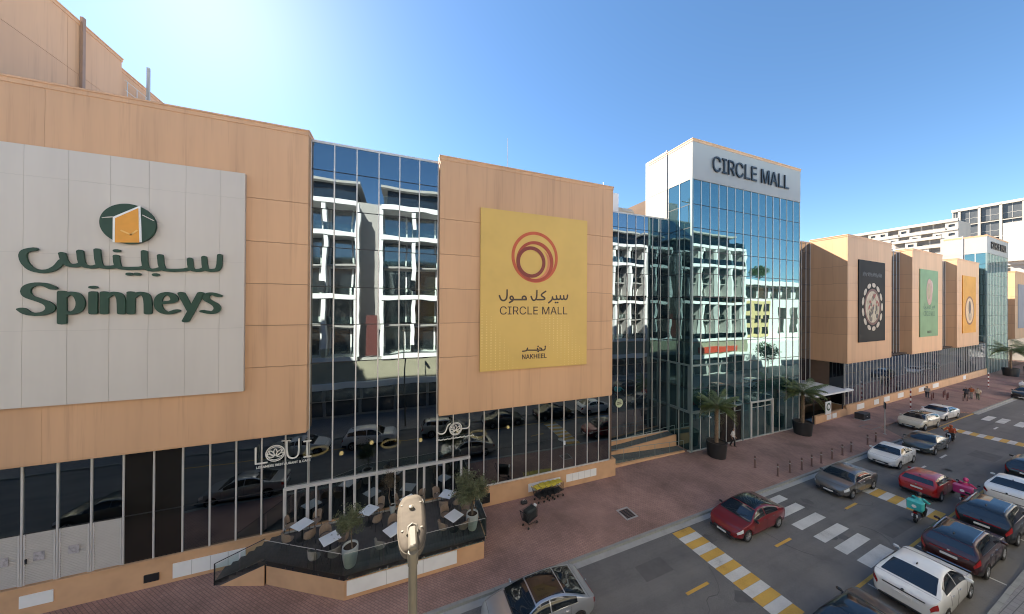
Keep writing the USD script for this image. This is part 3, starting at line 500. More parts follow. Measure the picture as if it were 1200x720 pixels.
words(gb, 'letter', 'CIRCLE MALL', 5.80, 10.80, 12.56, 13.10, 17.86, .012, M_brown, sep=True)
wallshape(gb, 'arabic_lettering', nib(CIAR, .055, .055, .003), 17.86, .012, M_brown)
words(gb, 'lettering', 'NAKHEEL', 7.37, 9.20, 9.58, 9.90, 17.86, .012, M_brown, bold=True); wallshape(gb, 'arabic_lettering', nib(NAAR, .045, .045, .003), 17.86, .012, M_brown)
dots = MB()
for i in range(26):
    for k in range(60):
        s_ = .018+.03*max(0, math.sin(i*.35+k*.11))*max(0, 1-abs(k-12)/22); u, z = 4.62+i*.30, 9.05+k*.17
        if s_ > .022: dots.add([(u-s_, 17.857, z-s_), (u+s_, 17.857, z-s_), (u+s_, 17.857, z+s_), (u-s_, 17.857, z+s_)], [(0, 1, 2, 3)])
obj(gb, 'dot_pattern', dots, mat('gold_dots', (.72, .50, .15), .45), kind='stuff')
ts = thing('tower_sign', 'black raised mall name letters on white header of the near tower', 'sign')
words(ts, 'letter', 'CIRCLE MALL', 27.0, 38.75, 25.92, 27.38, 18.93, .08, M_blk, sep=True)
ts2 = thing('tower_sign', 'small far black name letters on white header of the distant tower', 'sign')
words(ts2, 'lettering', 'CIRCLE MALL', 2.5, 14.3, 25.9, 27.4, -.1, .10, M_blk, F2)
def round_banner(fr, u0, label, base, build):
    t = thing('banner', label, 'banner'); obj(t, 'board', MB(fr).box(u0+2.73, u0+10.45, -.10, 0, 8.9, 19.35), base); build(t, fr, u0+6.6); return t
P = lambda n, c, v=.15, s=1.5: mat(n, c, .55, v, s)
def b1(t, fr, c):
    y = -.10
    rq = random.Random(4)
    wallshape(t, 'faint_lettering', shapely.union_all([LineString([(c-2.8+i*.36, 17.3+rq.random()*.1), (c-2.75+i*.36+rq.uniform(-.05, .1), 17.75+rq.random()*.12), (c-2.6+i*.36, 17.35+rq.random()*.3)]).buffer(.035) for i in range(16)]), y, .01, P('dim_grey_print', (.085, .085, .09)), fr)
    wallshape(t, 'dish', Point(c, 13.4).buffer(2.05, 30), y, .01, P('dish_cream', (.42, .34, .24), .4, 2), fr); wallshape(t, 'dish_rim', ring((c, 13.4), 2.35, .28), y, .02, P('dish_rim', (.13, .035, .025), .3, 3), fr)
    rr = random.Random(3)
    for i in range(13):
        a = i*2*math.pi/13; wallshape(t, 'petal', affinity.rotate(affinity.scale(Point(c+2.85*math.cos(a), 13.4+2.85*math.sin(a)).buffer(.42, 8), 1.25, .7), math.degrees(a)+90), y, .012, P('petal', (.46, .38, .30), .25, 3), fr)
    for i in range(34):
        a, q = rr.random()*6.28, rr.random()**.6*1.75; wallshape(t, 'morsel', affinity.rotate(affinity.scale(Point(c+q*math.cos(a), 13.4+q*math.sin(a)).buffer(.30, 6), rr.uniform(.6, 1.5), rr.uniform(.4, .9)), rr.random()*180), y-.012-i*.0006, .01, P('morsel_%d' % (i % 4), [(.05, .035, .03), (.28, .04, .03), (.10, .07, .05), (.36, .28, .18)][i % 4]), fr)
def b2(t, fr, c):
    y = -.10; sk = P('rose_print', (.45, .25, .20), .3, 1)
    wallshape(t, 'figure', affinity.scale(Point(c, 15.9).buffer(1.25, 24), 1.0, 1.65), y, .01, sk, fr); wallshape(t, 'figure', affinity.scale(Point(c-.25, 16.0).buffer(.75, 24), 1, 1.7), y, .014, P('tan_print', (.36, .26, .14)), fr)
    wallshape(t, 'figure', affinity.scale(Point(c+.9, 16.6).buffer(.8, 24), .8, 1.4), y, .006, P('pale_rose_print', (.48, .36, .28)), fr)
    words(t, 'lettering', 'CIRCLE MALL', c-2.4, c+2.4, 12.1, 12.9, y, .01, P('dark_green_print', (.06, .14, .07)), fr); words(t, 'lettering', 'NAKHEEL', c-.9, c+.9, 9.4, 9.8, y, .01, M_brown, fr)
    wallshape(t, 'arabic_lettering', affinity.scale(affinity.translate(nib(CIAR, .055, .055, .004), c-8.3, -.2), .95, 1.2), y, .01, MATS['dark_green_print'], fr)
def b3(t, fr, c):
    y = -.10
    wallshape(t, 'round_dial', affinity.scale(Point(c, 13.0).buffer(2.5, 30), 1, 1.05), y, .01, P('pale_orange_print', (.62, .40, .22)), fr); wallshape(t, 'dial_rim', ring((c, 13.0), 2.65, .35), y, .016, P('brown_rim_print', (.20, .07, .02)), fr)
    wallshape(t, 'figure', affinity.scale(Point(c, 13.6).buffer(.8, 16), .9, 1.5), y, .02, P('dark_figure_print', (.10, .06, .04), .5, 2), fr); wallshape(t, 'figure', affinity.scale(Point(c+.2, 12.0).buffer(1.1, 16), .9, .8), y, .018, P('tan_figure_print', (.40, .28, .18), .4, 2), fr)
round_banner(FW, 0, 'charcoal banner with a round dish of food on the first far block', mat('charcoal_banner', (.030, .027, .025), .7, .12, .6, spec=.12), b1)
round_banner(FW, 20.4, 'pale green banner with a rose figure on the middle far block', mat('pale_green_banner', (.20, .31, .165), .65, .12, .5, spec=.2), b2)
round_banner(FW, 40.9, 'orange banner with a round dial on the farthest of three banner blocks', mat('orange_banner', (.62, .29, .05), .65, .14, .5, spec=.2), b3)
# restaurant signs on the glass
def emblem(parent, cx, cz, r, y):
    s = [ring((cx, cz), r, .045), ring((cx, cz), r*.82, .03)]
    for a in (-70, -38, 0, 38, 70):
        p = affinity.rotate(affinity.scale(Point(cx, cz-r*.28+r*.42).buffer(r*.40, 10), .42, 1), -a, origin=(cx, cz-r*.42)); s.append(p.boundary.buffer(.018))
    wallshape(parent, 'emblem', shapely.union_all(s).intersection(Point(cx, cz).buffer(r)), y, .03, M_signl)
yl = Y0-.14
l1 = thing('restaurant_sign', 'cream Latin restaurant letters with lotus emblem on dark glass above the terrace steps', 'sign')
wallshape(l1, 'letter', nib([[(-6.997, 5.83), (-6.995, 5.02)], [(-6.995, 5.02), (-6.53, 5.02)]], .035, .035), yl, .04, M_signl)
wallshape(l1, 'letter', nib([LOUI[1]], .035, .035), yl, .04, M_signl); wallshape(l1, 'letter', nib([LOUI[2], LOUI[3], [(-4.93, 5.02), (-4.63, 5.02)]], .035, .035), yl, .04, M_signl); wallshape(l1, 'accent', nib([LOUI[4]], .02, .02), yl, .04, M_signl)
emblem(l1, -6.18, 5.43, .42, yl); words(l1, 'tagline', 'LEBANESE RESTAURANT & CAFE', -6.97, -4.64, 4.76, 4.88, yl, .03, M_signl, bold=True)
l2 = thing('restaurant_sign', 'cream Arabic restaurant letters with lotus emblem on glass below the gold banner', 'sign')
wallshape(l2, 'arabic_letter', nib([LOAR[0]], .035, .035), yl, .04, M_signl); wallshape(l2, 'arabic_letter', nib([LOAR[1]], .035, .035), yl, .04, M_signl); emblem(l2, 3.08, 5.40, .40, yl)
tl = [[(1.92+i*.26, 4.84), (2.0+i*.26, 4.80), (2.06+i*.26, 4.9), (2.12+i*.26, 4.80), (2.16+i*.26, 4.82)] for i in range(9)]
wallshape(l2, 'arabic_tagline', nib(tl, .022, .022, .002), yl, .03, M_signl)
for i, (a, z, q, w_) in enumerate(((-4.6, 4.85, 19.2, 'beside the Latin restaurant letters'), (-.75, 4.2, 20.3, 'over the middle of the terrace'), (4.9, 4.2, 19.8, 'beside the Arabic restaurant letters'))):
    t = thing('ring_lamp', 'brass ring pendant lamp hanging behind the glass '+w_, 'pendant lamp', (a, q, z)); g = np.linspace(0, 2*np.pi, 25)
    obj(t, 'ring', MB().tube(np.stack([.55*np.cos(g), .55*np.sin(g), 0*g], 1), .06, 8, False), M_ringl); obj(t, 'cord', MB().tube([(0, .55, 0), (0, 0, 1.2), (0, 0, 7.7-z)], .012, 4).tube([(0, -.55, 0), (0, 0, 1.2)], .012, 4), M_blk)
for i, (a, z) in enumerate(((-3.6, 3.9), (1.1, 4.0), (-1.9, 4.3), (3.6, 4.2), (7.4, 4.0))):
    t = thing('glow_pendant', 'small warm pendant bulb behind glass, number %s from the left' % ['one', 'two', 'three', 'four', 'five'][[0, 2, 1, 3, 4][i]], 'pendant lamp', (a, 20.6, z))
    obj(t, 'bulb', MB().lathe([(.001, -.12), (.09, -.09), (.12, 0), (.08, .1), (.001, .14)], 12), M_bulb, 40); obj(t, 'cord', MB().tube([(0, 0, .14), (0, 0, 7.7-z)], .012, 4), M_blk)
gs = thing('window_sticker', 'round pale green notice stuck on the recessed glass bay above the ramp', 'sign', (18.4, 21.36, 4.4)); obj(gs, 'disc', MB().poly(Point(0, 0).buffer(.40), 0, .012, lambda v: np.stack([v[:, 0], -v[:, 2], v[:, 1]], 1)), mat('pale_green_disc', (.52, .58, .40), .5)); obj(gs, 'print', MB().box(-.25, .25, -.018, -.012, -.12, -.04).box(-.22, .22, -.018, -.012, .04, .10), M_brown)
for i, (a, q, z, w_) in enumerate(((10.9, 18.32, 3.35, 'on the ground floor glass under the gold banner'), (26.6, 18.9, 3.05, 'on the tower glass beside the corner frame'))):
    t = thing('security_camera', 'small white security camera '+w_, 'camera', (a, q, z), -30); obj(t, 'body', MB().rbox((0, -.15, 0), (.07, .2, .07), .03), M_white); obj(t, 'bracket', MB().box(-.02, .02, -.05, .1, -.02, .02), M_white)
# ------------------------------------------------------------------ the terrace
DZ = 1.15
deckp = Polygon([(-6.0, 18.3), (-6.0, 16.72), (-2.42, 14.6), (4.0, 14.6), (4.0, 18.3)])
dk = thing('terrace', 'raised restaurant terrace of dark boards on a terracotta base with glass edge', 'terrace')
obj(dk, 'base', MB().poly(deckp.buffer(-.03, join_style='mitre'), -.05, .90), M_plast)
obj(dk, 'fascia', MB().poly(deckp.buffer(.0), .90, DZ-.035), M_blk)
bd = MB(); xx = -6.1
while xx < 4.1:
    s = sbox(xx, 14, xx+.135, 19).intersection(deckp)
    if s.area > .01: bd.poly(s, DZ-.034, DZ+R.uniform(-.003, .003))
    xx += .145
obj(dk, 'deck_boards', bd, M_deck, kind='stuff')
fr_d = Fr(0, 14.63, 0); board(dk, -2.3, 2.55, 14.6, .22, .86, 3)
A_, B_ = np.array([-8.2, 17.5]), np.array([-6.02, 16.72])
sp_ = Polygon([(-8.2, 18.36), A_, B_, (-6.02, 18.36)])
for i in range(7):
    x0 = -8.2+i*.311; s = sbox(x0, 15, -6.01, 19).intersection(sp_)
    tr = obj(dk, 'step', MB().poly(s, max(0, .157*i-.02), .157*(i+1)-.006), M_deck)
g0 = MB().tube([(*A_, 0), (*A_, 1.0)], .025, 8).tube([(*A_, 1.0), (*B_, DZ+1.0)], .022, 8); obj(dk, 'stair_rail', g0, M_blk)
d_ = B_-A_
obj(dk, 'stair_stringer', MB().add([(*A_, -.02), (*B_, DZ-.2), (*B_, DZ+.02), (*A_, .2), (*(A_+[.03, .08]), -.02), (*(B_+[.03, .08]), DZ-.2), (*(B_+[.03, .08]), DZ+.02), (*(A_+[.03, .08]), .2)], [(0, 1, 2, 3), (4, 5, 6, 7), (3, 2, 6, 7), (0, 1, 5, 4)]), M_blk)
nw = np.array([d_[1], -d_[0]])/np.linalg.norm(d_)*.035
obj(dk, 'stair_wall', MB().add([(*(A_+d_*.12+nw), -.02), (*(B_+nw), -.02), (*(B_+nw), DZ-.22), (*(A_+d_*.12+nw), .0), (*(A_+d_*.12), -.02), (*B_, -.02), (*B_, DZ-.22), (*(A_+d_*.12), .0)], [(0, 1, 2, 3), (4, 5, 6, 7), (3, 2, 6, 7), (0, 1, 5, 4), (1, 2, 6, 5)]), M_plast)
for i in range(2):
    a, b_ = A_+d_*(i/2+.02), A_+d_*((i+1)/2-.02); za, zb = DZ*(i/2), DZ*((i+1)/2)
    obj(dk, 'stair_glass', MB().add([(*a, za+.1), (*b_, zb+.1), (*b_, zb+.95), (*a, za+.95), (a[0], a[1]-.012, za+.1), (b_[0], b_[1]-.012, zb+.1), (b_[0], b_[1]-.012, zb+.95), (a[0], a[1]-.012, za+.95)], [(0, 1, 2, 3), (4, 5, 6, 7), (0, 1, 5, 4), (1, 2, 6, 5), (2, 3, 7, 6), (3, 0, 4, 7)]), G_clear)
edge = [((-6.02, 16.72), (-2.42, 14.58), 3), ((-2.42, 14.58), (4.02, 14.58), 4), ((4.02, 14.58), (4.02, 17.2), 2)]
for (p, q, n) in edge:
    p, q = np.array(p), np.array(q); t = (q-p)/np.linalg.norm(q-p); nn = np.array([t[1], -t[0]])
    for i in range(n):
        a, b_ = p+(q-p)*(i/n)+t*.03, p+(q-p)*((i+1)/n)-t*.03; a, b_ = a+nn*.045, b_+nn*.045; c = a+nn*.014; d = b_+nn*.014
        gp = obj(dk, 'glass_panel', MB().add([(*a, .98), (*b_, .98), (*b_, DZ+.98), (*a, DZ+.98), (*c, .98), (*d, .98), (*d, DZ+.98), (*c, DZ+.98)], [(0, 1, 2, 3), (4, 5, 6, 7), (0, 1, 5, 4), (1, 2, 6, 5), (2, 3, 7, 6), (3, 0, 4, 7)]), G_clear)
        for w_ in (a+t*.14, b_-t*.14): obj(gp, 'stud', MB().tube([(*(w_-nn*.045), 1.05), (*(w_+nn*.03), 1.05)], .03, 8), M_chrome)
        obj(gp, 'top_trim', MB().add([(*a, DZ+.98), (*b_, DZ+.98), (*d, DZ+.98), (*c, DZ+.98), (*a, DZ+.995), (*b_, DZ+.995), (*d, DZ+.995), (*c, DZ+.995)], [(0, 1, 2, 3), (4, 5, 6, 7), (0, 1, 5, 4), (2, 3, 7, 6)]), M_alu)
tp = proto('table_kit')
obj(tp, 'tabletop', MB().rbox((0, 0, .745), (.375, .375, .016), .012), M_table); obj(tp, 'pedestal', MB().tube([(0, 0, .03), (0, 0, .73)], .035, 10), M_blk); obj(tp, 'base', MB().lathe([(.001, .035), (.06, .035), (.24, .012), (.24, 0), (.001, 0)], 20), M_blk)
def chair_kit(name, m):
    p = proto(name); seat = MB().lathe([(.001, .47), (.20, .475), (.235, .455), (.225, .43), (.001, .43)], 20); obj(p, 'seat', seat, m, 40)
    th = np.linspace(-1.45, 1.45, 15); v = []
    for d in (0, .022):
        for k, z in enumerate((.50, .62, .74, .84, .90)):
            sp = (1, 1, .96, .80, .45)[k]
            for a in th: aa = a*sp; v.append((-(.235+d+.05*k/4)*math.cos(aa), (.25+d)*math.sin(aa), z if abs(a) < 1.2 else z-.02))
    nn = 15; f = []
    for o in (0, 75):
        for k in range(4):
            for i in range(nn-1): f.append((o+k*nn+i, o+k*nn+i+1, o+(k+1)*nn+i+1, o+(k+1)*nn+i))
    for k in range(4):
        for i in (0, nn-1): f.append((k*nn+i, (k+1)*nn+i, 75+(k+1)*nn+i, 75+k*nn+i))
    for i in range(nn-1): f += [(4*nn+i, 4*nn+i+1, 75+4*nn+i+1, 75+4*nn+i), (i, i+1, 75+i+1, 75+i)]
    obj(p, 'backrest', MB().add(v, f), m, 40)
    for sx in (-1, 1):
        for sy in (-1, 1): obj(p, 'leg', MB().tube([(sx*.15, sy*.16, .44), (sx*.21, sy*.21, 0)], .014, 6), M_blk)
    return p
cp = chair_kit('wicker_chair_kit', M_wick); cp2 = chair_kit('grey_chair_kit', M_wick2)
TB = [(-4.81, 17.62, 47, 'nearest the terrace steps'), (-3.26, 16.10, 29, 'left of the corner olive pot'), (-1.73, 17.62, 50, 'behind the corner olive tree'), (-.43, 15.65, 33, 'beside the lamp head'), (.31, 17.80, 27, 'just above the lamp head'), (2.47, 17.55, 52, 'by the doors at right'), (2.56, 15.60, 33, 'at the right front edge')]
CH = [(0, -5.47, 18.2), (0, -4.35, 18.15), (0, -4.35, 17.05), (0, -5.25, 17.15), (1, -3.6, 16.8), (1, -2.75, 16.3), (1, -3.75, 15.55), (1, -2.95, 15.4), (2, -1.25, 18.15), (2, -1.3, 17.1), (3, -.46, 16.35), (3, -.98, 15.2), (4, -.15, 18.2), (4, .98, 18.15), (5, 1.95, 18.05), (5, 2.2, 16.98), (5, 2.95, 17.05), (6, 2.2, 16.25), (6, 3.2, 16.0), (6, 1.98, 15.35), (6, 2.95, 15.05)]
for x, y, a, w_ in TB: dup(tp, 'cafe_table', 'square white cafe table '+w_, 'table', (x, y, DZ+.004), a, 'cafe tables on the terrace')
cnt = {}
for k, x, y in CH:
    tx, ty = TB[k][:2]; a = math.degrees(math.atan2(ty-y, tx-x)); dx_, dy_ = x-tx, y-ty
    side = ('back' if dy_ > .1 else 'front')+(' left' if dx_ < 0 else ' right'); gr = (k, x) == (3, -.98) or (k == 1 and y < 15.6)
    dup(cp2 if gr else cp, 'wicker_chair', f'{"grey" if gr else "tan"} chair at {side} of the table {TB[k][3]}', 'chair', (x, y, DZ+.004), a, 'wicker chairs on the terrace')
def leaves(mb, pts, size, n, spread, rr, thin=.35):
    """n leaf blades scattered round the points."""
    idx = rr.integers(0, len(pts), n); c = pts[idx]+rr.normal(0, spread, (n, 3)); d = rr.normal(0, 1, (n, 3)); d[:, 2] += .25; d /= np.linalg.norm(d, axis=1, keepdims=True)
    e = np.cross(d, rr.normal(0, 1, (n, 3))); e /= np.linalg.norm(e, axis=1, keepdims=True); L = size*rr.uniform(.6, 1.3, (n, 1))
    v = np.stack([c, c+d*L*.5+e*L*thin*.5, c+d*L, c+d*L*.5-e*L*thin*.5], 1).reshape(-1, 3); return mb.add(v, np.arange(4*n).reshape(-1, 4))
def potted(name, label, loc, pr, ph, h, cr, nleaf, seed, leaf, pot=M_pot, trunk_n=1, lsize=.09):
    rr = np.random.default_rng(seed); t = thing(name, label, 'potted plant', loc)
    p = obj(t, 'pot', MB().lathe([(.001, .0), (pr*.62, 0), (pr*.72, .06), (pr*.95, ph*.55), (pr, ph*.85), (pr*.96, ph), (pr*.86, ph), (pr*.84, ph*.9)], 28), pot, 40); obj(p, 'soil', MB().lathe([(pr*.86, ph*.9), (.001, ph*.93)], 24), M_soil)
    tr = MB(); tips = []
    for q in range(trunk_n):
        base = np.array([rr.normal(0, .05), rr.normal(0, .05), ph*.9]); top = np.array([rr.normal(0, .12), rr.normal(0, .12), ph+(h-ph)*.42])
        tr.tube([base, (base+top)/2+rr.normal(0, .03, 3), top], [.035, .028, .022], 6)
        for b in range(11):
            d = rr.normal(0, 1, 3); d[2] = abs(d[2])*.8+.3; d /= np.linalg.norm(d); L = rr.uniform(.4, 1.0)*(h-top[2]); e = top+d*[cr*1.1, cr*1.1, L]*rr.uniform(.7, 1.05); m = (top+e)/2+rr.normal(0, .06, 3)
            tr.tube([top, m, e], [.016, .011, .005], 5)
            for s in range(3): k = m+(e-m)*rr.uniform(.0, 1); f = k+rr.normal(0, .2, 3)+[0, 0, .1]; tr.tube([k, f], [.006, .003], 4); tips += [k, f]
            tips += [e, m*.3+e*.7]
    obj(t, 'trunk', tr, M_bark); obj(t, 'crown', leaves(MB(), np.array(tips), lsize, nleaf, .10, rr), leaf)
potted('olive_tree', 'olive tree in a tall grey pot at the slanted corner of the terrace', (-2.25, 15.08, DZ), .34, .92, 2.8, .58, 2900, 3, M_olive, lsize=.105)
potted('olive_tree', 'bushy olive tree in a grey pot at the right end of the terrace', (3.5, 15.35, DZ), .32, .85, 3.4, .95, 6500, 5, M_olive, trunk_n=3, lsize=.115)
potted('potted_creeper', 'thin reddish creeper in a slim pot against the terrace doors', (-.55, 18.02, DZ), .16, .5, 2.9, .28, 800, 8, M_vine, lsize=.075)
potted('potted_shrub', 'low grey shrub in a pot behind the right olive tree', (4.45, 17.9, 0.0), .26, .6, 1.9, .45, 700, 11, M_olive)
# ------------------------------------------------------------------ ramp in the recess
rp = thing('entrance_ramp', 'two flight teal tiled ramp between the gold banner block and the tower', 'ramp')
M_ramp = tiles('teal_ramp_tile', (.105, .125, .12), (.09, .11, .105), (.17, .18, .17), .6, .3, .012, rot=.5)
def slab(x0, x1, y0, y1, z0, z1, m, name): obj(rp, name, MB().add([(x0, y0, 0), (x1, y0, 0), (x1, y1, 0), (x0, y1, 0), (x0, y0, z0), (x1, y0, z1), (x1, y1, z1), (x0, y1, z0)], [(0, 1, 2, 3), (4, 5, 6, 7), (0, 1, 5, 4), (1, 2, 6, 5), (2, 3, 7, 6), (3, 0, 4, 7)]), m)
slab(15.52, 24.25, 19.45, 20.35, .50, .02, M_ramp, 'lower_flight'); slab(15.52, 24.25, 20.50, 21.36, .52, 1.0, M_ramp, 'upper_flight')
slab(15.52, 24.25, 20.36, 20.49, .60, 1.08, M_plast, 'middle_wall'); slab(15.52, 24.0, 19.25, 19.44, .22, .10, M_plast, 'front_kerb')
rr_ = MB()
for y in (19.5, 20.42):
    za, zb = (.5, .02) if y < 20 else (.6, 1.08)
    for i in range(6): q = 15.6+i*8.5/5; zq = za+(zb-za)*(q-15.52)/8.73; rr_.tube([(q, y, zq), (q, y, zq+.9)], .018, 6)
    rr_.tube([(15.6, y, za+.9), (24.1, y, zb+.9)], .02, 6)
obj(rp, 'handrail', rr_, M_teal)
# ------------------------------------------------------------------ palms
def frond(L, rise, droop, rr, wid=.34):
    mb = MB(); s = np.linspace(0, 1, 15); x = L*s*(1-.18*s*droop); z = rise*L*s-droop*L*.62*s**2.2
    sp = np.stack([x, 0*s, z], 1); mb.tube(sp, np.linspace(.022, .004, 15), 4)
    n = 42
    for i in range(n):
        q = .12+.88*i/n; k = q*14; a = int(k); p = sp[a]*(1-k+a)+sp[min(a+1, 14)]*(k-a); l = wid*L*(math.sin(math.pi*min(1, q*.93+.12))**.6)*rr.uniform(.85, 1.1)
        for sd in (-1, 1):
            tip = p+np.array([l*.55, sd*l*.78, -l*.10+rr.normal(0, .03)-.25*l*droop]); m = (p+tip)/2+[0, 0, .04*l]; w = np.array([.020, 0, .006])
            mb.add([p-w, p+w, m+w*1.1, tip, m-w*1.1], [(0, 1, 2), (0, 2, 4), (4, 2, 3)])
    return mb
def palm(name, label, loc, h, L, n, seed, pot=True, planter=(.62, .80, 1.35), tr=.14):
    rr = np.random.default_rng(seed); t = thing(name, label, 'palm tree', loc); ph = planter[2] if pot else 0
    prof = [(tr*1.7, ph*.88)]; z = ph*.88
    while z < h-.1: prof += [(tr*rr.uniform(1.05, 1.25), z+.02), (tr*rr.uniform(.88, .95), z+.11)]; z += .12
    prof += [(tr*1.5, h-.15), (tr*.9, h+.12), (.001, h+.25)]
    obj(t, 'trunk', MB().lathe(prof, 12), M_palmbark, 60)
    for i in range(n):
        a = i*2.39996+rr.normal(0, .12); lev = i/n; f = frond(L*rr.uniform(.85, 1.08), 1.05-1.25*lev+rr.normal(0, .06), .55+.55*lev, rr); v, q = f.get(); c, s = math.cos(a), math.sin(a)
        v = np.stack([v[:, 0]*c-v[:, 1]*s, v[:, 0]*s+v[:, 1]*c, v[:, 2]+h+.08], 1); obj(t, 'frond', (v, q), M_palm)
    return t
def planter(label, loc, s=1):
    t = thing('palm_planter', label, 'planter', loc); r = .80*s; h = 1.35*s
    obj(t, 'tub', MB().lathe([(.001, 0), (r*.80, 0), (r*.86, .05), (r, h*.9), (r, h), (r*.92, h), (r*.9, h*.9)], 32), M_planter, 40); obj(t, 'soil', MB().lathe([(r*.9, h*.9), (.001, h*.93)], 24), M_soil)
planter('tall dark round tub holding the palm by the tower corner', (25.95, 17.75, 0)); palm('palm_tree', 'palm with spreading fronds in the dark tub by the tower corner', (25.95, 17.75, 0), 4.4, 1.95, 24, 21)
planter('tall dark round tub holding the palm at right end of the tower', (39.1, 17.85, 0)); palm('palm_tree', 'palm with spreading fronds in the dark tub at the right end of the tower', (39.1, 17.85, 0), 4.35, 2.2, 26, 22)
for i, (x, y) in enumerate(((113.5, 19.6), (119.5, 18.4))):
    planter('low dark tub under the %s of the two far palms' % ('nearer', 'farther')[i], (x, y, 0), 1.2); palm('palm_tree', 'dark palm beyond the wing, the %s of the two far palms' % ('nearer', 'farther')[i], (x, y, 0), 5.0, 3.0, 22, 30+i)
# ------------------------------------------------------------------ street furniture
bp = proto('bollard_kit'); obj(bp, 'post', MB().lathe([(.001, 0), (.09, 0), (.09, .03), (.055, .05), (.055, .86), (.065, .88), (.065, .93), (.03, .97), (.001, .975)], 14), mat('bollard_brown', (.15, .085, .072), .6), 40); obj(bp, 'band', MB().lathe([(.058, .70), (.060, .71), (.060, .77), (.058, .78)], 14), M_conc)
for i, (x, y) in enumerate(((27.1, 15.4), (27.4, 14.0), (28.9, 13.97), (30.35, 13.9), (31.8, 13.92), (33.2, 13.92), (35.0, 13.97), (36.85, 14.05), (38.4, 14.07), (42.0, 14.3), (43.6, 14.3))):
    dup(bp, 'bollard', ['dark bollard standing alone in the paving, behind the kerb row', 'first dark bollard of the kerb row, beside the red car'][i] if i < 2 else 'dark kerb bollard, %s along the row from the red car' % ['second', 'third', 'fourth', 'fifth', 'sixth', 'seventh', 'eighth', 'ninth', 'tenth'][i-2], 'bollard', (x, y, 0), 0, 'bollards along the kerb')
sp2 = thing('traffic_sign', 'grey pole with a square sign seen edge on beside the parking bay', 'street sign', (47.3, 14.9, 0)); obj(sp2, 'pole', MB().tube([(0, 0, 0), (0, 0, 3.3)], .045, 8), M_conc); obj(sp2, 'plate', MB().rbox((0, 0, 3.0), (.33, .02, .33), .01, .5), M_trim); obj(sp2, 'foot', MB().lathe([(.13, 0), (.13, .03), (.05, .06)], 12), M_conc)
for (x, y, w_) in ((62.8, 17.6, 'behind the cream car'), (92.0, 17.8, 'at the far crossing')):
    t = thing('striped_post', 'thin red and white striped post '+w_, 'post', (x, y, 0)); obj(t, 'pole', MB().lathe([(.06, 0), (.06, 2.6), (.001, 2.62)], 10), M_white)
    for k in range(4): obj(t, 'red_band', MB().lathe([(.064, .1+k*.65), (.064, .42+k*.65)], 10), M_dred)
bx = thing('cable_box', 'squat black utility box on red paving near the wing plinth', 'utility box', (51.3, 17.9, 0)); obj(bx, 'cabinet', MB().rbox((0, 0, .42), (.75, .4, .36), .05), M_trim); obj(bx, 'plinth', MB().box(-.8, .8, -.45, .45, 0, .07), M_conc); obj(bx, 'handle', MB().box(-.1, .1, -.43, -.40, .4, .46), M_alu)
for i, (x, y, L) in enumerate(((72.3, 18.3, 1.9), (74.6, 17.6, 1.6), (76.3, 18.3, 2.2))):
    t = thing('bike_hoop', 'dark red hoop rail on the paving, %s of the three' % ('nearest', 'middle', 'farthest')[i], 'rail', (x, y, 0), 10); obj(t, 'hoop', MB().tube([(-L/2, 0, 0), (-L/2, 0, .85), (-L/2+.1, 0, .95), (L/2-.1, 0, .95), (L/2, 0, .85), (L/2, 0, 0)], .05, 8), mat('maroon_metal', (.10, .02, .02), .5)); obj(t, 'foot', MB().lathe([(.1, 0), (.1, .02), (.001, .02)], 10, (-L/2, 0, 0)).lathe([(.1, 0), (.1, .02), (.001, .02)], 10, (L/2, 0, 0)), M_conc)
for i, (x, y) in enumerate(((75.4, 16.5), (76.0, 16.3))):
    dup(bp, 'bollard', 'dark bollard beside the group of people, the %s of two' % ('nearer', 'farther')[i], 'bollard', (x, y, 0), 0, 'bollards by the far crossing')
# row of nested trolleys with yellow fronts, and a lone black one
def cart(label, loc, rz, dark, s=1.0, front=None):
    t = thing('shopping_trolley', label, 'trolley', loc, rz); m = dark
    bk_ = MB()
    for k in range(6): z = .45+k*.1; e = .03*k; bk_.tube([(-.42-e, -.27-e*.4, z), (.45, -.24, z), (.45, .24, z), (-.42-e, .27+e*.4, z), (-.42-e, -.27-e*.4, z)], .010, 4, False)
    for q in np.linspace(-.4, .42, 9): bk_.tube([(q, -.25, .42), (q, -.27, .97)], .007, 4).tube([(q, .25, .42), (q, .27, .97)], .007, 4).tube([(q, -.25, .43), (q, .25, .43)], .007, 4)
    obj(t, 'basket', bk_, m); obj(t, 'handle', MB().tube([(-.62, -.27, 1.02), (-.62, .27, 1.02)], .022, 8), front or m); obj(t, 'frame', MB().tube([(-.62, -.25, 1.02), (-.35, -.24, .3), (.4, -.2, .16)], .016, 6).tube([(-.62, .25, 1.02), (-.35, .24, .3), (.4, .2, .16)], .016, 6).box(-.45, .40, -.24, .24, .43, .445), m)
    for sx in (-.36, .4):
        for sy in (-.22, .22): obj(t, 'wheel', MB().tube([(sx, sy-.018, .075), (sx, sy+.018, .075)], .07, 10), M_tyre)
    if front: obj(t, 'child_seat', MB().rbox((-.35, 0, .99), (.16, .22, .035), .02).rbox((.1, 0, 1.02), (.26, .2, .03), .02), front)
    return t
M_yel = mat('yellow_plastic', (.60, .46, .04), .45)
for i, x in enumerate((8.75, 9.15, 9.55, 9.95)): cart('black wire trolley with yellow seat parked by the plinth, %s in its row' % ('first', 'second', 'third', 'last')[i], (x, 17.72, 0), 12, M_blk, front=M_yel)
ct = cart('lone folding black trolley with a full dark bag standing on red paving', (7.15, 15.95, 0), 25, M_trim); obj(ct, 'bag', MB().rbox((0, 0, .72), (.42, .25, .30), .10), mat('dark_bag', (.018, .022, .02), .7), 40); obj(ct, 'tag', MB().rbox((.46, -.02, .98), (.06, .10, .08), .03), M_white)
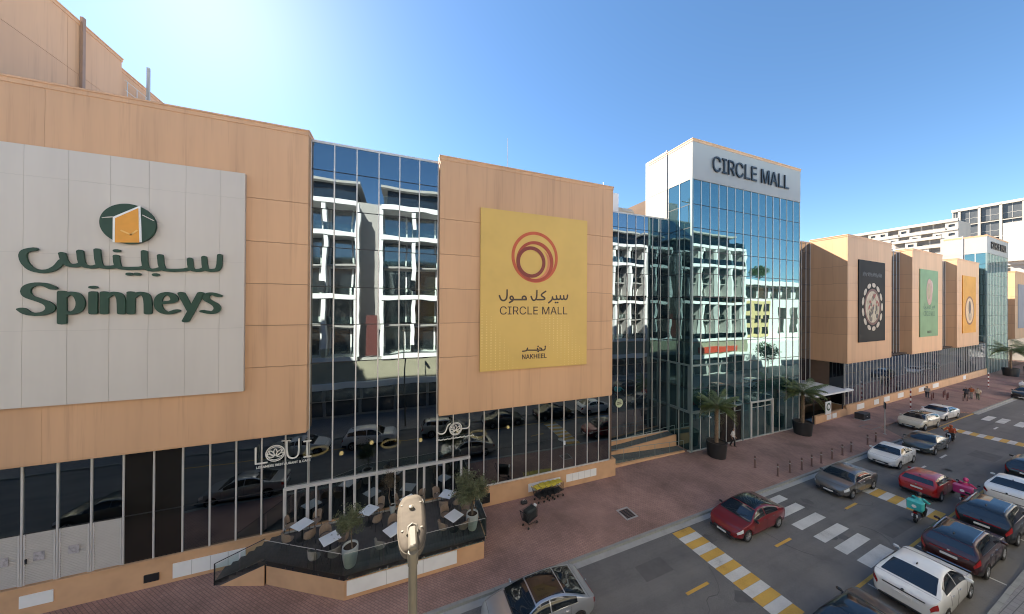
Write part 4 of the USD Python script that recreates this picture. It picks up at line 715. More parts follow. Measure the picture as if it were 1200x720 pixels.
rk = thing('litter', 'small dark discarded bag on red paving at the foot of the plinth', 'bag', (7.55, 17.8, 0)); obj(rk, 'sack', MB().rbox((0, 0, .1), (.22, .14, .10), .06), M_trim, 40); obj(rk, 'handle', MB().tube([(-.1, 0, .19), (0, 0, .28), (.1, 0, .19)], .012, 5), M_white)
# street lamp seen from above
sl = thing('street_lamp', 'cream street lamp head on a pale pole rising close in front of the camera', 'street lamp', (.10, 3.12, 0))
HZ = 10.42
v = []
for z, w_ in ((0, .99), (.06, 1.0), (.10, .93), (.125, .70)):
    for k in range(36): a = 2*math.pi*k/36; ca, sa = math.cos(a), math.sin(a); e = 2/3.2; v.append((.155*w_*abs(ca)**e*np.sign(ca)*(1+.10*sa), .50+.47*w_*abs(sa)**e*np.sign(sa), HZ+z))
f = [(i*36+j, i*36+(j+1) % 36, (i+1)*36+(j+1) % 36, (i+1)*36+j) for i in range(3) for j in range(36)]; mb = MB().add(v, f); mb.add(v[108:144]+[(0, .5, HZ+.135)], [(j, (j+1) % 36, 36) for j in range(36)]).add(v[:36]+[(0, .5, HZ)], [(j, (j+1) % 36, 36) for j in range(36)])
obj(sl, 'head', mb, M_cream, 50); obj(sl, 'knuckle', MB().rbox((0, .13, HZ+.135), (.045, .15, .035), .02), M_pole, 40)
obj(sl, 'latch', MB().tube([(-.05, .20, HZ+.13), (-.045, .27, HZ+.16), (0, .30, HZ+.165), (.045, .27, HZ+.16), (.05, .20, HZ+.13)], .016, 6), M_pole); obj(sl, 'lens', MB().box(-.11, .11, .22, .85, HZ-.012, HZ-.001), M_head)
obj(sl, 'collar', MB().lathe([(.001, HZ+.13), (.05, HZ+.10), (.052, HZ+.05), (.050, HZ-.03)], 16), M_pole, 40)
obj(sl, 'pole', MB().lathe([(.042, HZ-.03), (.046, HZ-.9), (.052, HZ-.92), (.06, 6), (.09, 0)], 16), M_pole, 40)
sc = MB()
for q in (-1, 1): sc.tube([(q*.04, 0, HZ-1.0), (q*.085, 0, HZ-1.0)], .013, 6)
obj(sl, 'bolt', sc, M_pole)
gg = np.linspace(0, 2*np.pi, 37); obj(sl, 'seam', MB().tube([(v[36+k % 36][0]*1.004, (v[36+k % 36][1]-.5)*1.004+.5, HZ+.058) for k in range(37)], .005, 5, False), M_pole)
scw = MB()
for q in ((-.10, .28), (.10, .28), (-.11, .72), (.11, .72)): scw.lathe([(.014, 0), (.014, .02), (.001, .022)], 8, (q[0], q[1], HZ+.108))
obj(sl, 'screw', scw, M_pole); obj(sl, 'photocell', MB().lathe([(.03, 0), (.03, .035), (.001, .045)], 12, (0, .62, HZ+.125)), M_pole, 40)
# ------------------------------------------------------------------ cars
PROF = dict(
 sedan=[(0, .52), (.012, .63), (.05, .695), (.16, .73), (.235, .80), (.33, .945), (.42, .995), (.50, 1.0), (.57, .975), (.635, .89), (.745, .685), (.85, .635), (.94, .555), (.98, .48), (1, .36)],
 fast=[(0, .52), (.012, .64), (.05, .70), (.10, .74), (.22, .88), (.34, .975), (.44, 1.0), (.53, .985), (.61, .90), (.76, .66), (.86, .60), (.95, .51), (.985, .43), (1, .34)],
 hatch=[(0, .48), (.012, .60), (.03, .68), (.06, .76), (.12, .92), (.18, .965), (.35, 1.0), (.50, 1.0), (.58, .965), (.645, .88), (.755, .68), (.86, .63), (.945, .55), (.985, .46), (1, .35)],
 suv=[(0, .46), (.01, .58), (.022, .66), (.04, .74), (.085, .91), (.13, .965), (.30, 1.0), (.50, 1.0), (.58, .965), (.65, .88), (.745, .71), (.86, .67), (.945, .60), (.985, .50), (1, .36)])
GLASS = dict(sedan=(.175, .345, .60, .735, .245, .70), fast=(.10, .30, .575, .75, .20, .72), hatch=(.045, .115, .605, .745, .12, .71), suv=(.032, .085, .60, .735, .10, .70))
def car_kit(name, kind, L, W, H, paint, roof=None, rail=False, rim=.5, trimlow=False, front_dark=False):
    t = proto(name); X = lambda s: (s-.5)*L
    pk = np.array(PROF[kind]); gz0, gz1, ws1, ws0, sg0, sg1 = GLASS[kind]
    N = 90; ss = np.unique(np.r_[np.linspace(0, 1, N), gz0, gz1, ws1, ws0, .006, .018, .982, .994])
    def pchip(x, xs, ys):
        from scipy.interpolate import PchipInterpolator
        return PchipInterpolator(xs, ys)(x)
    top = pchip(ss, pk[:, 0], pk[:, 1])*H
    plan = pchip(ss, [0, .015, .04, .12, .3, .55, .72, .88, .95, .985, 1], [.74, .86, .925, .975, 1, 1, 1, .965, .90, .78, .58])*W/2
    zb = np.interp(ss, [0, .06, .16, .84, .94, 1], [.34, .24, .19, .19, .22, .27]); belt0 = np.interp(ss, [0, .25, .5, .75, 1], [.70, .69, .665, .645, .60])*H
    sec = []
    for s, zt, w, z0, bl in zip(ss, top, plan, zb, belt0):
        b = min(bl, zt-.045); h = zt-b; wr = .955*w-min(.30*w-.02, h*.52); z0 = min(z0, b-.1)
        k = [(0, z0), (w*.86, z0), (w*.955, z0+.06), (w*.985, z0+(b-z0)*.30), (w, z0+(b-z0)*.62), (w*.992, z0+(b-z0)*.86), (w*.965, b), (w*.965-(w*.965-wr)*.48, b+h*.52), (wr+.02, b+h*.86), (wr*.80, zt-h*.035-.004), (wr*.42, zt-.004), (0, zt)]
        q = [np.array(k[0])]
        for a, c in zip(k[:-1], k[1:]): q += [np.array(a)*(1-u)+np.array(c)*u for u in (1/3, 2/3, 1)]
        sec.append(q)
    S = np.array(sec); S[:, 1:-1] = .25*S[:, :-2]+.5*S[:, 1:-1]+.25*S[:, 2:]      # soften the section
    M = S.shape[1]; P3 = np.zeros((len(ss), M, 3)); P3[..., 0] = X(ss)[:, None]; P3[..., 1] = S[..., 0]; P3[..., 2] = S[..., 1]
    P3[..., 0] += np.where(ss[:, None] > .9, -((ss[:, None]-.9)/.1)**2*.10*(np.clip(P3[..., 1]/(W/2), 0, 1))**2*1.6, 0)
    Lf = P3.copy(); Lf[..., 1] *= -1
    ringp = np.concatenate([P3, Lf[:, -2:0:-1]], 1); n = ringp.shape[1]; nv = len(ss)
    V = ringp.reshape(-1, 3); F = [(i*n+j, (i+1)*n+j, (i+1)*n+(j+1) % n, i*n+(j+1) % n) for i in range(nv-1) for j in range(n)]
    F = [x for q in F for x in ((q[0], q[1], q[2]), (q[0], q[2], q[3]))]
    for base, flip in ((0, 1), ((nv-1)*n, 0)):
        V = np.vstack([V, V[base:base+n].mean(0)]); c = len(V)-1
        F += [((base+j, base+(j+1) % n, c) if flip else (base+(j+1) % n, base+j, c)) for j in range(n)]
    F = np.array(F)
    bm = trimesh.Trimesh(V, F, process=False)
    if bm.volume < 0: F = F[:, ::-1]
    rw = .335 if kind != 'suv' else .37; wb = .60*L/2; xf, xr = X(.815), X(.195)
    body = m3.Manifold(m3.Mesh(V.astype(np.float32), F.astype(np.uint32)))
    if body.status() == m3.Error.NoError and not body.is_empty():
        for x in (xf, xr):
            for sd in (-1, 1):
                c = m3.Manifold.cylinder(.30, rw+.045, rw+.045, 36, True).rotate([90, 0, 0]).translate([x, sd*(W/2-.10), rw]); body = body-c
        obj(t, 'body', body, paint, 32)
    else: obj(t, 'body', (V, F), paint, 32)
    Nm = np.cross(np.gradient(P3, axis=0), np.gradient(P3, axis=1)); Nm /= np.linalg.norm(Nm, axis=2, keepdims=True)+1e-9
    if Nm[nv//2, 12, 1] < 0: Nm = -Nm
    def patch(name, cond, m, off=.006, both=True, smooth=40):
        """Faces of the loft picked by cond(s, j), laid just proud of the body."""
        Q = P3+Nm*off; mb = MB(); f = []
        for i in range(nv-1):
            sm_ = (ss[i]+ss[i+1])/2
            for j in range(M-1):
                if cond(sm_, j, top[i]-belt0[i]): f.append((i*M+j, (i+1)*M+j, (i+1)*M+j+1, i*M+j+1))
        if not f: return
        v = Q.reshape(-1, 3); used, inv = np.unique(np.array(f), return_inverse=True); v = v[used]; f = inv.reshape(-1, 4)
        if both == 2:
            v2 = v*[1, -1, 1]; obj(t, name, MB().add(v, f), m, smooth); return obj(t, name, MB().add(v2, f[:, ::-1]), m, smooth)
        return obj(t, name, MB().add(v, f).add(v*[1, -1, 1], f[:, ::-1]), m, smooth)
    patch('windscreen', lambda s, j, h: ws1+.006 < s < ws0-.002 and j >= 25, M_carglass); patch('rear_window', lambda s, j, h: gz0+.004 < s < gz1-.004 and j >= 26, M_carglass)
    bp_ = .455
    for a, b in ((sg0, bp_-.007), (bp_+.007, sg1)): patch('side_window', lambda s, j, h: a < s < b and 19 <= j <= 23 and h > .10+.16*max(0, (s-.62)/.1), M_carglass, both=2)
    if roof: patch('roof_panel', lambda s, j, h: gz1+.006 < s < ws1-.004 and j >= 26, roof)
    patch('headlight', lambda s, j, h: .90 < s < .984 and 13 <= j <= 17, M_head, .008, 2); patch('tail_light', lambda s, j, h: .002 < s < .035 and 13 <= j <= 17, M_tail, .008, 2)
    patch('sill_trim', lambda s, j, h: j <= (8 if trimlow else 5) and .02 < s < .98 and not (abs(X(s)-xf) < rw+.05 or abs(X(s)-xr) < rw+.05), M_trim, .004)
    zf = .50*H*.75
    obj(t, 'grille', MB().rbox((L/2-.028, 0, .40), (.05, W*.25, .055), .03).rbox((L/2-.03, 0, .27), (.06, W*.36, .045), .02), M_trim)
    obj(t, 'front_plate', MB().box(L/2-.012, L/2+.04, -.24, .24, .31, .40), M_plate); obj(t, 'rear_plate', MB().box(-L/2-.02, -L/2+.01, -.25, .25, .52*H*.75+.07, .52*H*.75+.17), M_plate)
    obj(t, 'rear_bumper', MB().rbox((-L/2+.05, 0, .36), (.08, W*.36, .07), .04), M_trim); obj(t, 'rear_light_bar', MB().box(-L/2-.004, -L/2+.02, -W*.30, W*.30, .56*H, .585*H), M_trim if paint in (C_white, C_cream) else M_tail)
    if kind == 'suv': obj(t, 'bumper_strip', MB().rbox((-L/2+.0, 0, .44), (.05, W*.34, .018), .012), M_chrome)
    patch('cowl', lambda s, j, h: ws0-.002 < s < ws0+.016 and j >= 26, M_trim, .005)
    wq = MB()
    for y0_, y1_ in ((-.55, .02), (.02, .55)):
        i_a, i_b = int(np.argmin(abs(ss-ws0))), int(np.argmin(abs(ss-(ws0-.055)))); za, zb_ = top[i_a]+.025, top[i_b]+.02; wq.tube([(X(ss[i_a])+.01, y0_, za), (X(ss[i_b])-.02, y1_, zb_)], .009, 4)
    obj(t, 'wiper', wq, M_blk)
    sm3 = MB(); ih = [int(np.argmin(abs(ss-s))) for s in np.linspace(ws0+.02, .93, 9)]
    for sd in (-1, 1): sm3.tube([P3[i, 25]*[1, sd, 1]+Nm[i, 25]*.001 for i in ih], .006, 4, False); sm3.tube([P3[i, 24]*[1, sd, 1]+Nm[i, 24]*.001 for i in [int(np.argmin(abs(ss-s))) for s in np.linspace(gz1+.02, ws1-.01, 8)]], .006, 4, False)
    ib = int(np.argmin(abs(ss-max(gz0-.02, .012)))); sm3.tube([P3[ib, j] for j in range(22, M)]+[P3[ib, j]*[1, -1, 1] for j in range(M-2, 21, -1)], .006, 4, False); ic = int(np.argmin(abs(ss-.93))); sm3.tube([P3[ic, j] for j in range(24, M)]+[P3[ic, j]*[1, -1, 1] for j in range(M-2, 23, -1)], .006, 4, False)
    obj(t, 'lid_seams', sm3, M_dark)
    wt = MB()
    for sd in (-1, 1): wt.tube([P3[i, 19]*[1, sd, 1]+Nm[i, 19]*[1, sd, 1]*.008 for i in [int(np.argmin(abs(ss-s))) for s in np.linspace(sg0, sg1-.02, 12)]], .008, 4)
    obj(t, 'window_trim', wt, M_chrome if not front_dark else M_blk); obj(t, 'rear_badge', MB().tube([(-L/2-.02, 0, .62*H), (-L/2+.02, 0, .62*H)], .045, 12), M_chrome); obj(t, 'front_badge', MB().tube([(L/2-.02, 0, .46), (L/2+.035, 0, .46)], .045, 12), M_chrome)
    for sd in (-1, 1): obj(t, 'mirror', MB().rbox((X(.68), sd*(W/2+.06), H*.70), (.055, .10, .065), .035).tube([(X(.69), sd*(W/2-.05), H*.67), (X(.68), sd*(W/2+.04), H*.69)], .02, 6), paint if not front_dark else M_blk, 40)
    sm2 = MB()
    for s in (.275, bp_, .70):
        i = int(np.argmin(abs(ss-s)))
        for sd in (-1, 1):
            p = (P3[i]+Nm[i]*.002)[5:19]*[1, sd, 1]
            if s == .275: p = p[6:]
            sm2.tube(p, .005, 4, False)
    i0, i1 = int(np.argmin(abs(ss-.30))), int(np.argmin(abs(ss-.70)))
    obj(t, 'door_seams', sm2, M_dark)
    hd = MB()
    for s in (.31, .50):
        i = int(np.argmin(abs(ss-s)))
        for sd in (-1, 1): q = P3[i, 16]*[1, sd, 1]; hd.rbox(q+[0, sd*.012, 0], (.09, .014, .014), .008)
    obj(t, 'door_handle', hd, M_chrome if not front_dark else M_blk)
    if rail:
        for sd in (-1, 1): i_ = [int(np.argmin(abs(ss-s))) for s in np.linspace(.12, .56, 9)]; obj(t, 'roof_rail', MB().tube([P3[i, 26]*[1, sd, 1]+[0, 0, .055] for i in i_], .022, 6), M_chrome)
    obj(t, 'antenna', MB().rbox((X(.17 if kind in ('suv', 'hatch') else .34), 0, np.interp(.17 if kind in ('suv', 'hatch') else .34, ss, top)+.03), (.07, .018, .035), .015), M_blk)
    for x in (xf, xr):
        for sd in (-1, 1):
            y = sd*(W/2-.115); ty = MB(); pr = [(rw*.64, -.10), (rw*.93, -.105), (rw, -.075), (rw, .075), (rw*.93, .105), (rw*.64, .10)]; g = np.arange(32)*2*np.pi/32
            v = np.array([(x+r*math.cos(a), y+w, rw+r*math.sin(a)) for r, w in pr for a in g]); ty.add(v, [(i*32+j, i*32+(j+1) % 32, (i+1)*32+(j+1) % 32, (i+1)*32+j) for i in range(5) for j in range(32)])
            wl = obj(t, 'wheel', ty, M_tyre, 40)
            rm = MB(); v = np.array([(x+r*math.cos(a), y+sd*w, rw+r*math.sin(a)) for r, w in ((rw*.66, .09), (rw*.60, .10), (rw*.57, .05)) for a in g]); rm.add(v, [(i*32+j, i*32+(j+1) % 32, (i+1)*32+(j+1) % 32, (i+1)*32+j) for i in range(2) for j in range(32)])
            for k in range(10): a = k*2*math.pi/10+(.1 if k % 2 else -.1); rm.tube([(x+.05*math.cos(a), y+sd*.085, rw+.05*math.sin(a)), (x+rw*.62*math.cos(a), y+sd*.095, rw+rw*.62*math.sin(a))], .018, 5)
            rm.tube([(x, y+sd*.06, rw), (x, y+sd*.10, rw)], .06, 12)
            obj(wl, 'rim', rm, M_rim, 30)
            obj(wl, 'brake', MB().tube([(x, y-.02*sd, rw), (x, y+sd*.045, rw)], rw*.56, 20), M_trim)
    return t
def paintm(name, c, metal=.0, rough=.32): return mat(name, c, rough*.8, .03, 6, metal=metal, coat=.7)
C_red = paintm('dark_red_car_paint', (.20, .016, .020), .25); C_red2 = paintm('bright_red_car_paint', (.34, .018, .020)); C_grey = paintm('brown_grey_car_paint', (.20, .19, .18), .6); C_white = paintm('white_car_paint', (.70, .70, .69)); C_silver = paintm('silver_car_paint', (.42, .43, .45), .6)
C_black = paintm('black_car_paint', (.012, .012, .013)); C_maroon = paintm('maroon_car_paint', (.055, .018, .018), .3); C_cream = paintm('cream_car_paint', (.62, .57, .46)); C_gun = paintm('gunmetal_car_paint', (.11, .12, .11), .6)
G = 'cars in the street'
CARS = [('fast', 4.70, 1.86, 1.46, C_red, M_carglass, False, 19.7, 11.62, 181.5, 'dark red fastback with glass roof driving toward the near striped band'),
 ('sedan', 4.85, 1.85, 1.46, C_grey, None, False, 30.75, 11.55, 181, 'brown grey sedan just past the zebra crossing, facing the dark red car'),
 ('sedan', 4.45, 1.74, 1.48, C_white, None, False, 39.75, 12.15, 182, 'white sedan driving close to the kerb behind the brown grey sedan'),
 ('sedan', 4.7, 1.84, 1.45, C_gun, None, False, 46.6, 12.2, 182, 'gunmetal sedan behind the white sedan, beside the parking bay'),
 ('suv', 4.5, 1.86, 1.60, C_cream, M_carglass, False, 54.6, 14.75, 178, 'cream crossover with dark roof parked in the bay'),
 ('fast', 4.75, 1.88, 1.48, C_white, None, False, 61.8, 15.15, 178, 'white fastback parked in the bay behind the cream crossover'),
 ('fast', 4.75, 1.88, 1.42, C_silver, M_carglass, False, 5.35, 11.12, 180.5, 'silver coupe with black glass roof at the bottom edge by the kerb'),
 ('hatch', 4.05, 1.78, 1.46, C_red2, None, False, 35.85, 9.3, 2, 'bright red hatchback stopped on the far striped band, seen from behind'),
 ('fast', 4.75, 1.92, 1.60, C_white, None, False, 22.75, 6.0, 2, 'white crossover parked nearest the camera, black strip across its tail'),
 ('suv', 4.6, 1.88, 1.66, C_maroon, M_carglass, True, 28.15, 6.15, 2, 'maroon crossover with silver roof rails parked ahead of the nearest white car'),
 ('suv', 4.85, 1.93, 1.76, C_black, M_carglass, True, 33.6, 6.32, 2, 'tall black off-roader with roof rails parked ahead of the maroon crossover'),
 ('sedan', 4.8, 1.86, 1.48, C_white, None, False, 40.2, 6.75, 2, 'white sedan cut by the right edge, beyond the tall black off-roader'),
 ('suv', 4.6, 1.86, 1.66, C_black, None, False, 46.4, 7.1, 2, 'black car at the right edge beyond the cut-off white sedan'),
 ('sedan', 4.75, 1.85, 1.45, C_black, M_carglass, False, 16.95, 5.85, 2, 'black car roof at the bottom edge behind the nearest white car'),
 ('sedan', 4.6, 1.8, 1.46, C_white, None, False, 100.5, 15.2, 170, 'small far white car near the two far palms'),
 ('suv', 4.7, 1.88, 1.68, C_black, None, False, 87.6, 13.9, 180, 'far black off-roader at the right edge facing the camera'),
 ('sedan', 4.6, 1.8, 1.46, C_gun, None, False, 111.5, 15.4, 178, 'very far grey car behind the small far white car'),
 ('sedan', 4.8, 1.86, 1.46, C_silver, None, False, -10.2, 11.55, 180, 'silver sedan mirrored in the dark ground floor glass at left'),
 ('suv', 4.7, 1.88, 1.70, C_white, None, False, -2.9, 6.2, 2, 'white off-roader mirrored in the glass above the terrace doors'),
 ('sedan', 4.6, 1.82, 1.46, C_white, None, False, -8.6, 6.0, 2, 'white sedan mirrored in the glass beside the off-roader reflection'),
 ('sedan', 4.6, 1.82, 1.46, C_gun, None, False, -16.6, 11.5, 180, 'grey sedan mirrored in the glass above the louvre doors'),
 ('suv', 4.6, 1.88, 1.66, C_silver, None, False, 4.0, 6.0, 2, 'silver crossover mirrored in the glass below the gold banner'),
 ('sedan', 4.7, 1.84, 1.46, C_gun, None, False, 10.5, 5.9, 2, 'grey sedan mirrored in the glass right of the Arabic restaurant letters'),
 ('suv', 4.7, 1.88, 1.68, C_white, None, False, 55.0, 6.6, 2, 'white off-roader mirrored in the far wing glass'), ('sedan', 4.7, 1.84, 1.46, C_black, None, False, 62.0, 6.9, 2, 'black sedan mirrored in the far wing glass')]
kits = {}
for kind, L, W_, H_, pm, roof, rail, x, y, a, lab in CARS:
    key = (kind, L, W_, pm.GetPath(), bool(roof), rail)
    if key not in kits: kits[key] = car_kit('car_kit', kind, L, W_, H_, pm, roof, rail, trimlow=kind == 'suv', front_dark=pm is C_red)
    dup(kits[key], 'car', lab, 'car', (x, y, ZR+.003), a, G)
# ------------------------------------------------------------------ people
def blob(parts, ref=.03, it=8):
    hs = []
    for (p, r), (q, s) in parts:
        pts = []
        for c, k in ((p, r), (q, s)): pts.append(np.asarray(c, float)+np.asarray(k if np.ndim(k) else (k, k, k), float)*SPH)
        hs.append(m3.Manifold.hull_points(np.vstack(pts)))
    m = m3.Manifold.batch_boolean(hs, m3.OpType.Add).refine_to_length(ref).to_mesh(); t = trimesh.Trimesh(m.vert_properties[:, :3], m.tri_verts, process=True)
    return trimesh.smoothing.filter_taubin(t, iterations=it)
SPH = np.array(trimesh.creation.icosphere(1).vertices)
def person(label, loc, rz, J, shirt, trou, group=None, helmet=None, sleeves='short', hair=M_hair, shoes=M_blk):
    t = thing('person', label, 'person', loc, rz, group); A = lambda k: np.array(J[k], float)
    pel, chest, neck, head = A('pelvis'), A('chest'), A('neck'), A('head'); hd = (head-neck)/np.linalg.norm(head-neck); fx = np.array(J.get('look', (1, 0, 0)), float); fx /= np.linalg.norm(fx)
    b = [((pel, (.11, .15, .10)), (chest, (.11, .16, .13))), ((chest+[0, 0, .10], (.08, .13, .06)), (neck, .055)), ((neck, .05), (head-hd*.04, .055)), ((head, (.088, .072, .105)), (head+hd*.03, (.085, .074, .10))), ((head+fx*.085-hd*.01, .016), (head+fx*.10-hd*.03, .014)), ((head+fx*.05-hd*.085, .035), (head-hd*.05, .05))]
    for sd, s in (('l', 1), ('r', -1)):
        sh, el, wr = A('sh'+sd), A('el'+sd), A('wr'+sd); hp, kn, an = A('hip'+sd), A('kn'+sd), A('an'+sd)
        b += [((sh, .055), (el, .042)), ((el, .042), (wr, .030)), ((hp, .085), (kn, .055)), ((kn, .055), (an, .038))]
        fwd = (wr-el)/np.linalg.norm(wr-el); side = np.cross(fwd, [0, 0, 1.0]); side /= np.linalg.norm(side)+1e-9; nrm = np.cross(side, fwd); pc = wr+fwd*.075
        b.append(((wr, (.026,)*3), (pc, .032)))
        for k, (o, ln) in enumerate(((-.030, .055), (-.010, .068), (.010, .063), (.030, .048))): k0 = pc+side*o+fwd*.015; k1 = k0+fwd*ln*.55-nrm*.008; k2 = k1+fwd*ln*.4-nrm*.026; b += [((k0, .0095), (k1, .009)), ((k1, .009), (k2, .008))]
        k0 = wr+fwd*.035+side*s*.026; k1 = k0+fwd*.03+side*s*.026; b += [((k0, .011), (k1, .010)), ((k1, .010), (k1+fwd*.03-nrm*.012, .0085))]
        b += [((an, .04), (an+[.02, 0, -.05], .04))]
    bd_ = blob(b, .03, 4); obj(t, 'body', MB().tm(bd_), M_skin, True)
    c = [((pel+[0, 0, .02], (.128, .168, .09)), (chest, (.128, .178, .145))), ((chest+[0, 0, .09], (.09, .15, .06)), (neck-[0, 0, .03], .07))]; q = [((pel+[0, 0, .04], (.125, .165, .08)), (pel-[0, 0, .06], (.12, .16, .08)))]; z = []
    for sd in 'lr':
        sh, el, wr = A('sh'+sd), A('el'+sd), A('wr'+sd); hp, kn, an = A('hip'+sd), A('kn'+sd), A('an'+sd)
        c += [((sh, .075), (el*.85+sh*.15 if sleeves == 'short' else el, .060))]+([((el, .058), (wr*.92+el*.08, .045))] if sleeves == 'long' else [])
        q += [((hp, .10), (kn, .074)), ((kn, .074), (an+[0, 0, .03], .062))]; z.append(((an+[-.03, 0, -.05], .045), (an+[.14, 0, -.065], .035)))
    obj(t, 'shirt', MB().tm(blob(c, .035, 6)), shirt, True); obj(t, 'trousers', MB().tm(blob(q, .035, 6)), trou, True)
    for w_ in z: obj(t, 'shoe', MB().tm(blob([w_], .03, 3)), shoes, True)
    if helmet is not None: obj(t, 'helmet', MB().tm(blob([((head+hd*.035-fx*.012, (.135, .125, .14)), (head+hd*.0-fx*.02, (.13, .12, .12)))], .04, 3)), helmet, True)
    else: obj(t, 'hair', MB().tm(blob([((head+hd*.045-fx*.018, (.092, .080, .085)), (head-fx*.035, (.07, .076, .09)))], .03, 3)), hair, True)
    ey = MB()
    for s in (-1, 1): e = head+fx*.083+np.cross(hd, fx)*s*.03+hd*.012; ey.tm(trimesh.creation.icosphere(1, .011), np.block([[np.eye(3), e[:, None]], [np.zeros((1, 3)), 1]]))
    obj(t, 'eyes', ey, M_blk)
    return t
def stand(step=.0, arm=.0, hold=0, h=1.0):
    J = dict(pelvis=(0, 0, .94), chest=(.01, 0, 1.28), neck=(.0, 0, 1.50), head=(.025, 0, 1.62))
    for k, s in (('l', 1), ('r', -1)):
        J['sh'+k] = (0, s*.185, 1.42); J['el'+k] = (-.04+s*arm, s*.25, 1.13); J['wr'+k] = (.08+s*arm*1.6+hold*.14, s*.235, .90+hold*.22)
        J['hip'+k] = (0, s*.09, .90); J['kn'+k] = (.03+s*step*.6, s*.10, .50); J['an'+k] = (-.02+s*step, s*.10, .095+(.05 if s*step < 0 else 0))
    return {k: tuple(np.array(v)*[1, 1, 1]*h) for k, v in J.items()}
S_ = lambda n, c: mat(n, c, .8, .12, 6)
person('person in white top and black trousers by the palm tub at the tower doors', (29.2, 18.45, 0), -60, stand(.16, .08), S_('white_cloth', (.62, .60, .58)), S_('black_cloth', (.015, .015, .018)))
person('person in dark clothes leaning toward the far bollards in the far group', (77.4, 16.7, 0), 200, stand(.12, .05, 1), S_('dark_cloth', (.03, .035, .05)), S_('black_cloth', (.015,)*3))
person('person in cream shirt and grey-green trousers, right of the far group', (78.5, 16.0, 0), 170, stand(.05, .02), S_('cream_cloth', (.60, .50, .36)), S_('olive_cloth', (.12, .13, .09)))
person('person in orange top between the two others of the far group', (78.9, 16.6, 0), 160, stand(.05, .02), S_('orange_cloth', (.45, .13, .05)), S_('grey_cloth', (.25, .24, .23)))
person('pedestrian in grey at the foot of the far wing glass', (72.8, 18.9, 0), 10, stand(.15, .08), S_('grey_cloth', (.25, .24, .23)), S_('dark_cloth', (.03, .035, .05)))
def scooter(label, loc, rz, body, boxm, boxw=.30):
    t = thing('delivery_scooter', label, 'motorcycle', loc, rz)
    for x in (-.62, .64):
        g = np.linspace(0, 2*np.pi, 25); w = obj(t, 'wheel', MB().tube(np.stack([x+.23*np.cos(g), 0*g, .29+.23*np.sin(g)], 1), .055, 8, False), M_tyre, 40); obj(w, 'rim', MB().tube([(x, -.035, .29), (x, .035, .29)], .13, 14).tube([(x, -.03, .29), (x, .03, .29)], .18, 14), M_rim)
    obj(t, 'body', MB().tm(blob([((-.55, 0, .62), (.16, .13, .08)), ((-.05, 0, .58), (.14, .12, .12))][0:0]+[(((-.60, 0, .66), (.14, .12, .07)), ((0, 0, .56), (.12, .12, .13))), (((0, 0, .5), .12), ((.30, 0, .50), .10)), (((.36, 0, .50), (.06, .14, .10)), ((.50, 0, .95), (.07, .16, .10)))], .04, 5)), body, True)
    obj(t, 'seat', MB().rbox((-.28, 0, .80), (.36, .13, .05), .04), M_blk, 40); obj(t, 'fork', MB().tube([(.64, .08, .30), (.47, .07, .95)], .025, 6).tube([(.64, -.08, .30), (.47, -.07, .95)], .025, 6), M_chrome)
    obj(t, 'handlebar', MB().tube([(.36, .36, 1.08), (.46, .12, 1.05), (.46, -.12, 1.05), (.36, -.36, 1.08)], .02, 6), M_blk); obj(t, 'headlight', MB().rbox((.57, 0, .92), (.05, .10, .07), .04), M_head, 40)
    obj(t, 'mirror', MB().tube([(.42, .3, 1.07), (.45, .38, 1.25)], .01, 5).rbox((.45, .40, 1.28), (.015, .06, .04), .012), M_blk); obj(t, 'mirror', MB().tube([(.42, -.3, 1.07), (.45, -.38, 1.25)], .01, 5).rbox((.45, -.40, 1.28), (.015, .06, .04), .012), M_blk)
    obj(t, 'tail_light', MB().rbox((-.76, 0, .66), (.03, .08, .04), .02), M_tail); obj(t, 'plate', MB().box(-.80, -.785, -.12, .12, .42, .58), M_plate); obj(t, 'mudguard', MB().tube([(-.86, 0, .40), (-.80, 0, .55), (-.62, 0, .62)], .05, 6), M_trim)
    obj(t, 'exhaust', MB().tube([(-.15, -.16, .30), (-.75, -.18, .36)], .045, 8), M_chrome)
    if boxm is not None:
        bx_ = obj(t, 'delivery_box', MB().rbox((-.66, 0, 1.10), (.24, boxw, .25), .05), boxm, 40); obj(bx_, 'lid', MB().rbox((-.66, 0, 1.33), (.25, boxw+.01, .035), .02), boxm, 40); obj(bx_, 'emblem', MB().tube([(-.905, 0, 1.10), (-.912, 0, 1.10)], .09, 16), M_white)
    return t
def ride():
    J = dict(pelvis=(-.22, 0, .92), chest=(-.13, 0, 1.27), neck=(-.08, 0, 1.48), head=(-.04, 0, 1.60))
    for k, s in (('l', 1), ('r', -1)):
        J['sh'+k] = (-.12, s*.185, 1.40); J['el'+k] = (.10, s*.30, 1.19); J['wr'+k] = (.33, s*.31, 1.12); J['hip'+k] = (-.20, s*.10, .88); J['kn'+k] = (.20, s*.19, .74); J['an'+k] = (.12, s*.17, .38)
    return J
M_turq = mat('turquoise_box', (.05, .42, .42), .4, .05); M_pinkb = mat('pink_box', (.38, .03, .15), .4, .05); M_orj = S_('orange_red_jacket', (.50, .09, .035))
